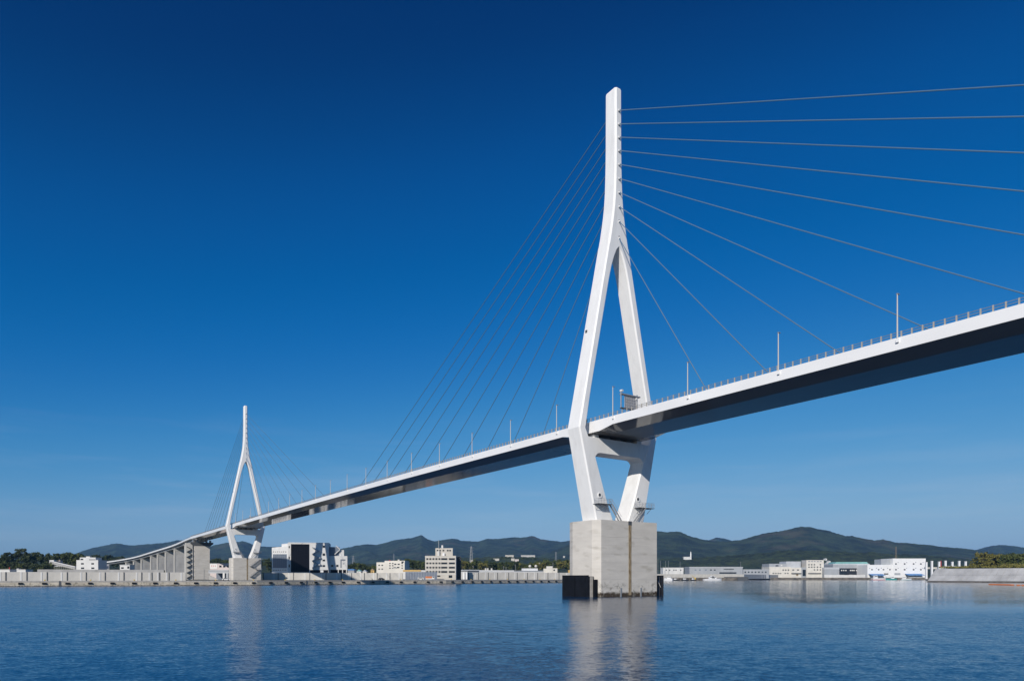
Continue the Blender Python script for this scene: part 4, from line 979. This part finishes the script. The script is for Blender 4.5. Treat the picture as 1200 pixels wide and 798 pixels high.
for i, p in enumerate(RP):
    a = RP[max(i-1, 0)]; b = RP[min(i+1, n_r)]; d = (b-a).normalized(); nn = Vector((-d.y, d.x)); nn = nn if nn.x > 0 else -nn
    zt = rtop(i)
    VV.append([(p+nn*-4, -1.2), (p+nn*1.5, .9), (p+nn*2.2, .2), (p+nn*12.2, zt-.35), (p+nn*30, zt+1.0), (p+nn*60, zt+1.5), (p+nn*160, zt)])
n7 = 7; vv = [(q.x, q.y, z) for row in VV for q, z in row]; ff = []; mm = []
for i in range(n_r):
    for j in range(n7-1): ff.append((i*n7+j, i*n7+j+1, (i+1)*n7+j+1, (i+1)*n7+j)); mm.append(0 if j < 2 else (1 if j < 3 else 2))
g.add(vv, ff); g.m = mm; tag(g.build("headland", [M['rock'], M['concrete'], M['grass']]), kind='structure')
# end cap of the headland towards the shore
# low scrub bushes and floats are below

for a_, b_, t_, bo_, lab in ((966.2, 969.2, 653.6, 656, "tiny white house on the wooded slope, uppermost of four right of the cream tower"), (969.5, 973.5, 656.4, 659, "small white house on the slope right of the cream tower, second from the top"), (973.8, 977, 658.6, 661, "small white house on the slope touching the teal-roofed hall's left end"), (967, 970.6, 659.2, 662, "small white house on the slope, lowest and nearest the cream tower")):
    Yh = hill_hit((a_+b_)/2, bo_, 1500) - 8
    F = Facade("hill_house", a_, b_, Yh, Yh, lab, "house", z0=Z_(bo_+1.5, Yh), group="houses on the slope behind the right shore"); F.block("wall", a_, b_, t_+1.0, bo_+1.5, 9, M['white']); u0, u1 = F.u(a_-.2), F.u(b_+.2); zt = F.z(t_+1.0, a_)
    q = MB(); q.prism([(u0, zt), (u1, zt), ((u0+u1)/2, zt+1.8)], -.4, 9.4, 'y'); q.build("roof", M['roof_grey'], F.o); F.win(a_+.8, a_+1.6, t_+1.4, t_+2.0)
# statue tower on the hill
YM = hill_hit(806, 655.3, 1950) - 10
F = Facade("white_monument", 801.5, 811, YM, YM, "white slender monument tower with a low hall on the wooded hillside", "monument", z0=Z_(656, YM))
F.block("hall", 801.5, 809, 652.8, 656, 12, M['white']); F.block("hall_roof", 801.2, 809.3, 652.2, 652.8, 12.6, M['white'], front=.4)
u = F.u(809.8); z1 = F.z(646, 810)
q = MB(); q.loft([[(u+r*math.cos(a), 3+r*math.sin(a), z) for a in np.linspace(0, 2*math.pi, 11)[:-1]] for z, r in ((-1, 2.7), (z1*.3, 2.3), (z1*.7, 2.2), (z1*.86, 1.7), (z1*.9, 1.0), (z1*.94, 1.4), (z1, .5))]); q.build("tower", M['bright'], F.o)

# ------------------------------------------------------------------ lattice masts and poles
def lattice(px, Y, pt, pb, w0, w1, m, label, arms=True, band=None):
    z0 = Z_(pb, Y); H = Z_(pt, Y)-z0; o = empty("lattice_mast", (X_(px, Y), Y, z0), .4, label, "mast")
    q = MB(); n = 7; c = [(1, 1), (-1, 1), (-1, -1), (1, -1)]
    wv = lambda f: w0 + (w1-w0)*f
    for i in range(n):
        f, g_ = i/n, (i+1)/n
        for k in range(4):
            a, b = c[k], c[(k+1) % 4]
            q.tube((a[0]*wv(f), a[1]*wv(f), H*f), (a[0]*wv(g_), a[1]*wv(g_), H*g_), .2, 4)
            q.tube((a[0]*wv(f), a[1]*wv(f), H*f), (b[0]*wv(g_), b[1]*wv(g_), H*g_), .1, 3); q.tube((b[0]*wv(f), b[1]*wv(f), H*f), (a[0]*wv(g_), a[1]*wv(g_), H*g_), .1, 3)
    q.build("lattice_frame", m, o)
    if arms:
        q = MB()
        for f in (.72, .84, .95): q.tube((-w0*1.5, 0, H*f), (w0*1.5, 0, H*f), .18, 4)
        q.build("cross_arms", m, o)
lattice(552.3, 950, 640, 668, 2.6, .5, M['galv'], "tall lattice pylon right of the office tower"); lattice(651.5, hill_hit(651.5, 661, 1500), 646.5, 662, 3.6, .6, M['galv'], "lattice pylon on the hill left of the water pier")
lattice(414, 1200, 651, 668, 2.6, .5, M['galv'], "lattice pylon right of the black-glass building"); lattice(461.5, hill_hit(461.5, 660, 1500), 648.5, 660, 3, .5, M['galv'], "thin lattice pylon behind the cream building")
lattice(1050, hill_hit(1050, 656, 1700), 640.5, 657, 2.2, .9, M['rust'], "reddish lattice radio mast behind the big white building", False)
F = Facade("mast_hut", 551, 554.3, 948, 948, "narrow pale block at the foot of the tall lattice pylon"); F.block("wall", 551, 554.3, 656, 670, 3, M['concrete'], zl=0)
poles = [(771, 655), (774, 656.5), (780, 657), (783.3, 657), (797, 658), (868, 658), (893, 663), (896, 661), (590, 663), (593, 664), (604, 661), (648, 659)]
for i, (px, t) in enumerate(poles):
    Y = 1120 if px > 700 else 820; q = MB(); q.tube((0,0,0), (0,0,Z_(t, Y)-GZ), .28, 6, .16); q.tube((-.9, 0, Z_(t, Y)-GZ-1), (.9, 0, Z_(t, Y)-GZ-1), .1, 4)
    o = q.build("utility_pole", M['galv'], None, (X_(px, Y), Y, GZ)); tag(o, "thin grey utility pole standing above the roofs of the %s shore" % ("right" if px > 700 else "left"), "pole", "utility poles on the %s shore" % ("right" if px > 700 else "left"))

# ------------------------------------------------------------------ boats
def boat(px, Y, L, Wd, Hh, hullm, label, rz=0, cab=((-.1, .25, 2.0),), stripe=None, mast=None):
    o = empty("boat", (X_(px, Y), Y, 0), rz, label, "boat")
    q = MB(); secs = []
    for f in np.linspace(0, 1, 9):
        x = -L/2 + L*f; w_ = Wd/2*(1 if f < .55 else math.sqrt(max(0.0, 1-((f-.55)/.45)**2))*.98+.02); h = Hh*(1 + .55*max(0, f-.45)**1.3)
        secs.append([(x, -w_, h), (x, -w_*.86, .1), (x, -w_*.3, -.6), (x, w_*.3, -.6), (x, w_*.86, .1), (x, w_, h)])
    q.loft(secs); q.build("hull", hullm, o)
    if stripe: 
        q = MB(); q.loft([[(x, s[0][1]*1.005 if 0 else s[1][1]*1.03, .05) for s in [secs[i]] for x in [s[0][0]]] + [(s[0][0], s[1][1]*1.05, 1.4) for s in [secs[i]]] + [(s[0][0], -s[1][1]*1.05, 1.5) for s in [secs[i]]] + [(s[0][0], -s[1][1]*1.03, .05) for s in [secs[i]]] for i in range(9)]); q.build("stripe", stripe, o)
    for x0, x1, hh in cab:
        q = MB(); q.prism([(L*x0, Hh), (L*x1, Hh), (L*(x1-.03), Hh+hh), (L*(x0+.02), Hh+hh)], -Wd*.33, Wd*.33, 'y'); c = q.build("cabin", M['gel'], o)
        q = MB(); q.box(L*(x0+.035), L*(x1-.04), -Wd*.335, Wd*.335, Hh+hh*.55, Hh+hh*.82); q.build("cabin_window", M['glass'], c)
    if mast: q = MB(); q.tube((L*mast[0], 0, Hh), (L*mast[0], 0, Hh+mast[1]), .12, 5); q.tube((L*mast[0], 0, Hh+mast[1]*.9), (L*(mast[0]+.16), 0, Hh+mast[1]*.4), .06, 4); q.build("mast", M['galv'], o)
    return o
boat(835, 985, 27, 6.5, 2.6, M['gel'], "large white motor cruiser moored in front of the long grey warehouse", 0.12, ((-.2, .2, 2.6), (-.1, .1, 4.4)), mast=(0, 7))
boat(783, 960, 13, 4.5, 3.2, M['gel'], "white boat moored just right of the water pier", 2.6, ((-.3, .1, 2.4),), mast=(.05, 5))
boat(1030, 1205, 26, 6, 3.0, M['gel'], "white fishing vessel with a red waterline at the big white building", .1, ((-.38, -.12, 5.0),), M['red'], (.1, 9))
boat(1044, 1215, 18, 5, 2.4, M['tealpaint'], "teal-hulled fishing boat right of the red-striped vessel", 3.0, ((-.3, 0, 3.6),), mast=(.1, 7))
boat(1062, 1218, 20, 5, 2.2, M['gel'], "white fishing boat with a low cabin in front of the big white building", .05, ((-.35, -.05, 3.0),), M['tealpaint'], (.15, 6))
for i, (px, lab) in enumerate(((792, "small dark workboat at the pontoon right of the water pier, leftmost of three"), (803, "small dark workboat in the middle of the pontoon right of the water pier"), (813, "small dark workboat next to the yellow crane on the pontoon"))):
    boat(px, 975, 11, 3.6, 1.4, M['cardark'], lab, .3*i, ((-.25, .05, 2.0),), mast=(.1, 4))
# pontoon with piles
pt_ = empty("pontoon", (X_(786, 990), 990, 0), 0, "dark timber pontoon on piles right of the water pier", "pontoon")
L = X_(823, 990)-X_(786, 990); q = MB(); q.box(0, L, 0, 5, 1.0, 1.6); q.build("pontoon_deck", M['bark'], pt_)
for i in range(12): q = MB(); q.tube((i*L/11, 0, -1), (i*L/11, 0, 3.4), .3, 7); q.build("pile", M['bark'], pt_)
cr = empty("yellow_crane", (X_(814, 994), 994, 1.6), 0, "small yellow crane standing on the pontoon", "crane"); q = MB(); q.box(-1.5, 1.5, -1, 1, 0, 2.6); q.build("crane_cab", M['yellow'], cr); q = MB(); q.tube((0,0,2), (-4, 0, 5.5), .25, 6); q.build("crane_jib", M['yellow'], cr)
q = MB(); q.box(0, X_(877, 1010)-X_(850, 1010), 0, 6, -1, 5.4); o = q.build("dark_jetty", M['darksteel'], None, (X_(850, 1008), 1008, 0)); tag(o, "dark steel jetty face below the seawall right of the white cruiser", "jetty")
# orange floating boom near the right revetment
fl = MB(); fl.loft([[(x, r*math.cos(a), r*math.sin(a)) for a in np.linspace(0, 2*math.pi, 9)[:-1]] for x, r in ((-.95, .08), (-.8, .3), (.8, .3), (.95, .08))]); flm = fl.data("float", M['orange'])
bm_ = empty("floating_boom", (X_(1162, 410), 410, 0), 0, "orange floating boom on the water under the grey revetment", "boom")
for i in range(34):
    f = i/33; px = 1160 + 44*f
    Yb = 418 - 62*f**1.2; z = .25
    if i > 17 and i % 5: continue
    x = X_(px, Yb); put("float", flm, bm_, (x - bm_.location.x, Yb - 410 + rnd.uniform(-.4, .4), z), -.9 + rnd.uniform(-.3, .3))

# ------------------------------------------------------------------ vehicles on the quay
wh = MB(); wh.tube((0, -.12, 0), (0, .12, 0), .36, 12); whd = wh.data("wheel", M['rubber'])
def car(px, Y, m, label, rz=0.0, van=False, truck=None):
    o = empty("parked_car" if not truck else "lorry", (X_(px, Y), Y, GZ+.02), rz, label, "car" if not truck else "lorry"); L = 4.4 if not truck else 6.4
    q = MB()
    if truck: q.prism([(-3.2, .5), (3.2, .5), (3.2, 1.5), (3.0, 2.5), (1.7, 2.55), (1.6, 1.1), (-3.2, 1.1)], -1.05, 1.05, 'y')
    elif van: q.prism([(-2.1, .35), (2.1, .35), (2.15, 1.0), (1.5, 1.9), (-2.0, 1.95), (-2.15, 1.0)], -.85, .85, 'y')
    else: q.prism([(-2.2, .35), (2.2, .35), (2.2, .8), (1.2, .95), (.6, 1.42), (-1.2, 1.45), (-1.9, .98), (-2.2, .9)], -.85, .85, 'y')
    q.build("body", m, o)
    q = MB()
    if truck: q.prism([(2.0, 1.6), (3.02, 1.6), (2.9, 2.35), (2.0, 2.4)], -1.07, 1.07, 'y')
    elif van: q.prism([(-1.7, 1.15), (1.7, 1.15), (1.35, 1.75), (-1.7, 1.8)], -.87, .87, 'y')
    else: q.prism([(-1.5, .98), (1.0, .98), (.55, 1.36), (-1.1, 1.38)], -.87, .87, 'y')
    q.build("window", M['glass'], o)
    if truck: q = MB(); q.box(-3.2, 1.5, -1.1, 1.1, 1.12, 2.6); q.build("load", truck, o)
    for x in (-L*.31, L*.31):
        for y in (-.8, .8): put("wheel", whd, o, (x, y, .36))
car(504, 497, M['carwhite'], "white flatbed lorry with an orange load parked on the quay before the office tower", 0, truck=M['orange'])
car(493, 500, M['carwhite'], "white van parked left of the flatbed lorry on the quay", .1, van=True)
car(447, 462, M['cardark'], "dark car by the seawall in front of the cream building", .8)
car(569, 585, M['cardark'], "dark car parked on the quay to the right of the office tower", .7)
car(594, 612, M['carwhite'], "white-cabbed lorry with a dark blue cover on the right part of the left quay", .9, truck=M['carblue'])
car(265, 400, M['carwhite'], "white car parked against the left side of the farther tower's pier", .3)
car(959, 1270, M['carwhite'], "white van in front of the cream tower", 0, van=True); 

# ------------------------------------------------------------------ trees
def tree_proto(seed, lm_, spread=1.0, nclump=34, leaf=.105, conical=False):
    """unit-height tree: tapered trunk with limbs, crown of many small leaf faces"""
    r = random.Random(seed); tk = MB()
    tk.tube((0,0,-.05), (.01,.01,.35), .028, 7, .018); tk.tube((.01,.01,.35), (.0,.02,.8), .018, 6, .006)
    cl = []
    for i in range(nclump):
        h = r.uniform(.25, .95); a = r.uniform(0, 6.28)
        rad = (.36*math.sqrt(max(0, 1-((h-.58)/.46)**2)) if not conical else .30*(1.02-h)+.02)*spread*r.uniform(.45, 1.05)
        p = Vector((rad*math.cos(a), rad*math.sin(a), h)); cl.append(p)
        if i % 2 == 0: tk.tube((.01, .01, max(.2, h-.28)), p, .009, 4, .003)
    V_, F_ = [], []
    for p in cl:
        cr_ = r.uniform(.085, .15)
        for _ in range(34):
            d = Vector((r.gauss(0, 1), r.gauss(0, 1), r.gauss(0, .75))).normalized()*cr_*r.uniform(.35, 1.0); c = p + d
            nrm = (d.normalized() + Vector((r.gauss(0, .6), r.gauss(0, .6), r.gauss(.4, .5)))).normalized()
            a = nrm.orthogonal().normalized(); b = nrm.cross(a); s = leaf*r.uniform(.5, 1.1)*.5
            o = len(V_); V_ += [c+a*s, c+b*s*.8, c-a*s, c-b*s*.8]; F_.append((o, o+1, o+2, o+3))
    me = bpy.data.meshes.new("crown"); me.from_pydata([tuple(v) for v in V_], [], F_); me.materials.append(lm_)
    return tk.data("trunk", M['bark']), me
PROTO = {'dark': [tree_proto(s, M['leaf_dark'], 1.0) for s in (1, 2, 3)], 'mid': [tree_proto(s, M['leaf_mid'], 1.05) for s in (4, 5, 6)],
         'yellow': [tree_proto(s, M['leaf_yellow'], 1.25, 24) for s in (7, 8)], 'conifer': [tree_proto(s, M['leaf_dark'], .8, 26, .07, True) for s in (9, 10)]}
NAMEK = {'dark': "dark green leafy tree", 'mid': "mid green leafy tree", 'yellow': "yellow-green spreading tree", 'conifer': "dark narrow conifer"}
def tree(kind, x, y, z, h, where, group):
    tr, cr_ = rnd.choice(PROTO[kind])
    o = empty("tree", (x, y, z), rnd.uniform(0, 6.28), NAMEK[kind] + " " + where, "tree", NAMEK[kind] + "s " + group)
    s = h*rnd.uniform(.9, 1.1); o.scale = (s*rnd.uniform(.9, 1.25), s*rnd.uniform(.9, 1.25), s)
    put("trunk", tr, o); put("crown", cr_, o)
def wood(px0, px1, top, Y0, Y1, n, h, where, group, kinds, zb=None):
    for i in range(n):
        px = px0 + (px1-px0)*(i+rnd.uniform(.1, .9))/n; Y = rnd.uniform(Y0, Y1)
        t = interp(top, px) + abs(rnd.gauss(0, 1.6)); zt = Z_(t, Y); hh = h*rnd.uniform(.8, 1.2); z = max(GZ-.5, zt-hh)
        tree(rnd.choice(kinds), X_(px, Y), Y, z, max(5, zt-z), where, group)
def mound(name, px0, px1, Yc, dep, top, m):
    px = np.linspace(px0, px1, 50); v = np.linspace(-1, 1, 14); A, Vv = np.meshgrid(px, v); Y = Yc + dep*Vv
    zt = np.interp(px, [q[0] for q in top], [EYE + (HZ-q[1])*Yc/FPX for q in top])
    e = np.clip(np.minimum((px-px0), (px1-px))/8, 0, 1)
    z = GZ - .4 + (zt[None, :]-GZ)*e[None, :]*np.clip(1-np.abs(Vv)**2.2, 0, 1) + fbm(A*.8, Y/6, 3, 4)*1.2 - .6
    tag(put(name, grid_mesh(name, np.stack([(A-600)/FPX*Y, Y, z], -1), m)), kind='structure')
mound("wooded_mound", -140, 100, 690, 70, [(-140, 656), (0, 660), (50, 661), (70, 663), (100, 666)], M['grass'])
LT = [(-140, 642), (-20, 646), (0, 652), (8, 646.5), (20, 644.5), (27, 643.5), (34, 647), (42, 645.5), (50, 648), (62, 648.5), (75, 647), (90, 649), (100, 650)]
wood(-120, 62, LT, 640, 720, 44, 13, "in the dense wood on the far left shore", "in the far left wood", ['dark', 'mid', 'dark', 'mid', 'conifer'])
wood(-100, 60, [(-140, 652), (0, 657), (60, 660)], 600, 640, 30, 10, "in the dense wood on the far left shore", "in the far left wood", ['dark', 'mid', 'dark', 'mid'])
wood(-120, 58, [(-140, 660), (0, 662), (60, 664)], 585, 612, 34, 7, "in the dense wood on the far left shore", "in the far left wood", ['dark', 'mid', 'mid'])
wood(60, 100, LT, 700, 760, 16, 12, "in the dense wood on the far left shore", "in the far left wood", ['dark', 'mid', 'mid'])
wood(112, 165, [(112, 650), (130, 650.5), (150, 654), (165, 657)], 980, 1040, 18, 14, "on the low hill behind the white house", "behind the white house", ['dark', 'dark', 'mid'])
wood(165, 320, [(165, 658), (235, 656), (250, 652.5), (262, 651.5), (275, 655), (300, 655), (312, 654), (320, 657)], 800, 900, 30, 13, "behind the viaduct and the farther tower", "behind the viaduct", ['dark', 'mid', 'dark'])
wood(404, 500, [(404, 661), (412, 657), (425, 660), (440, 662), (475, 655), (485, 655), (500, 657)], 850, 980, 26, 12, "behind the cream building", "behind the cream building", ['dark', 'dark', 'mid'])
wood(534, 672, [(534, 656), (555, 655), (570, 656), (582, 660), (600, 656), (615, 660), (640, 655), (655, 656), (672, 655)], 900, 1050, 48, 14, "in the belt of trees behind the warehouses", "behind the warehouses", ['dark', 'mid', 'mid', 'dark', 'yellow'])
for px in np.arange(574, 634, 2.4):
    bo_ = interp([(574, 656), (590, 652.2), (602, 652.4), (606, 656), (612, 652.4), (627, 652.6), (634, 659)], px) + rnd.uniform(-.5, 1.2)
    Y = hill_hit(px, bo_+1.2, 2400) - 30; tree(rnd.choice(['dark', 'mid', 'dark']), X_(px, Y), Y, Z_(bo_+3.5, Y), Z_(bo_-.3, Y)-Z_(bo_+3.5, Y), "around the white buildings on the hill", "around the hill buildings")
RT = [(1134, 660), (1142, 652), (1150, 646), (1160, 645), (1172, 647), (1176, 651), (1184, 648), (1190, 649), (1196, 650), (1230, 648), (1300, 645)]
for px, Y, t, kd in ((1139, 625, 659, 'yellow'), (1145, 622, 653, 'yellow'), (1151, 618, 647, 'yellow'), (1158, 620, 645, 'yellow'), (1165, 616, 645.5, 'yellow'), (1171, 612, 648, 'yellow'), (1155, 606, 652, 'yellow'), (1178, 606, 650.5, 'mid'), (1184, 610, 649, 'dark'), (1190, 604, 647.5, 'mid'), (1197, 600, 649.5, 'mid'), (1206, 600, 648, 'dark'), (1216, 598, 647, 'mid'), (1230, 596, 646, 'dark'), (1250, 590, 645, 'mid')):
    zb = 13.0; zt = Z_(t, Y); tree(kd, X_(px, Y), Y, zb, max(4, zt-zb), "on the grassy headland above the grey revetment", "on the headland")
# scrub along the top of the revetment
sm = MB(); r = random.Random(5); V_, F_ = [], []
for i in range(9000):
    f = r.random(); k = f*(n_r-1); a = RP[int(k)].lerp(RP[int(k)+1], k-int(k)); d = (RP[int(k)+1]-RP[int(k)]).normalized(); nn = Vector((-d.y, d.x)); nn = nn if nn.x > 0 else -nn
    off = r.uniform(13, 42); hgt = (2.6 if f < .75 else 1.4)*(.6+.4*math.sin(f*40)+r.random()*.4); p = a + nn*off
    if f*n_r < 4: hgt *= .5
    c = Vector((p.x, p.y, rtop(k)+.8 + abs(r.random())*hgt)); nv = Vector((r.gauss(0, 1), r.gauss(0, 1), r.gauss(.4, .7))).normalized(); aa = nv.orthogonal().normalized(); b_ = nv.cross(aa); s = r.uniform(.25, .6)
    o = len(V_); V_ += [tuple(c+aa*s), tuple(c+b_*s), tuple(c-aa*s), tuple(c-b_*s)]; F_.append((o, o+1, o+2, o+3))
me = bpy.data.meshes.new("scrub"); me.from_pydata(V_, [], F_); me.materials.append(M['leaf_yellow'])
tag(put("scrub", me), "low yellow-green scrub along the top of the grey revetment", "scrub", kind='stuff')

# ------------------------------------------------------------------ air
hz = MB(); hz.box(-15000, 15000, -590, 14500, -3, 470)
hm = bpy.data.materials.new("air"); hm.use_nodes = True; hn = hm.node_tree; hn.nodes.remove(hn.nodes["Principled BSDF"])
pv = hn.nodes.new("ShaderNodeVolumePrincipled"); pv.inputs['Color'].default_value = (.18, .48, .92, 1); pv.inputs['Density'].default_value = 4.8e-5; pv.inputs['Anisotropy'].default_value = 0.0
hn.links.new(pv.outputs[0], hn.nodes["Material Output"].inputs['Volume'])
hzo = tag(hz.build("haze", hm), kind='stuff')
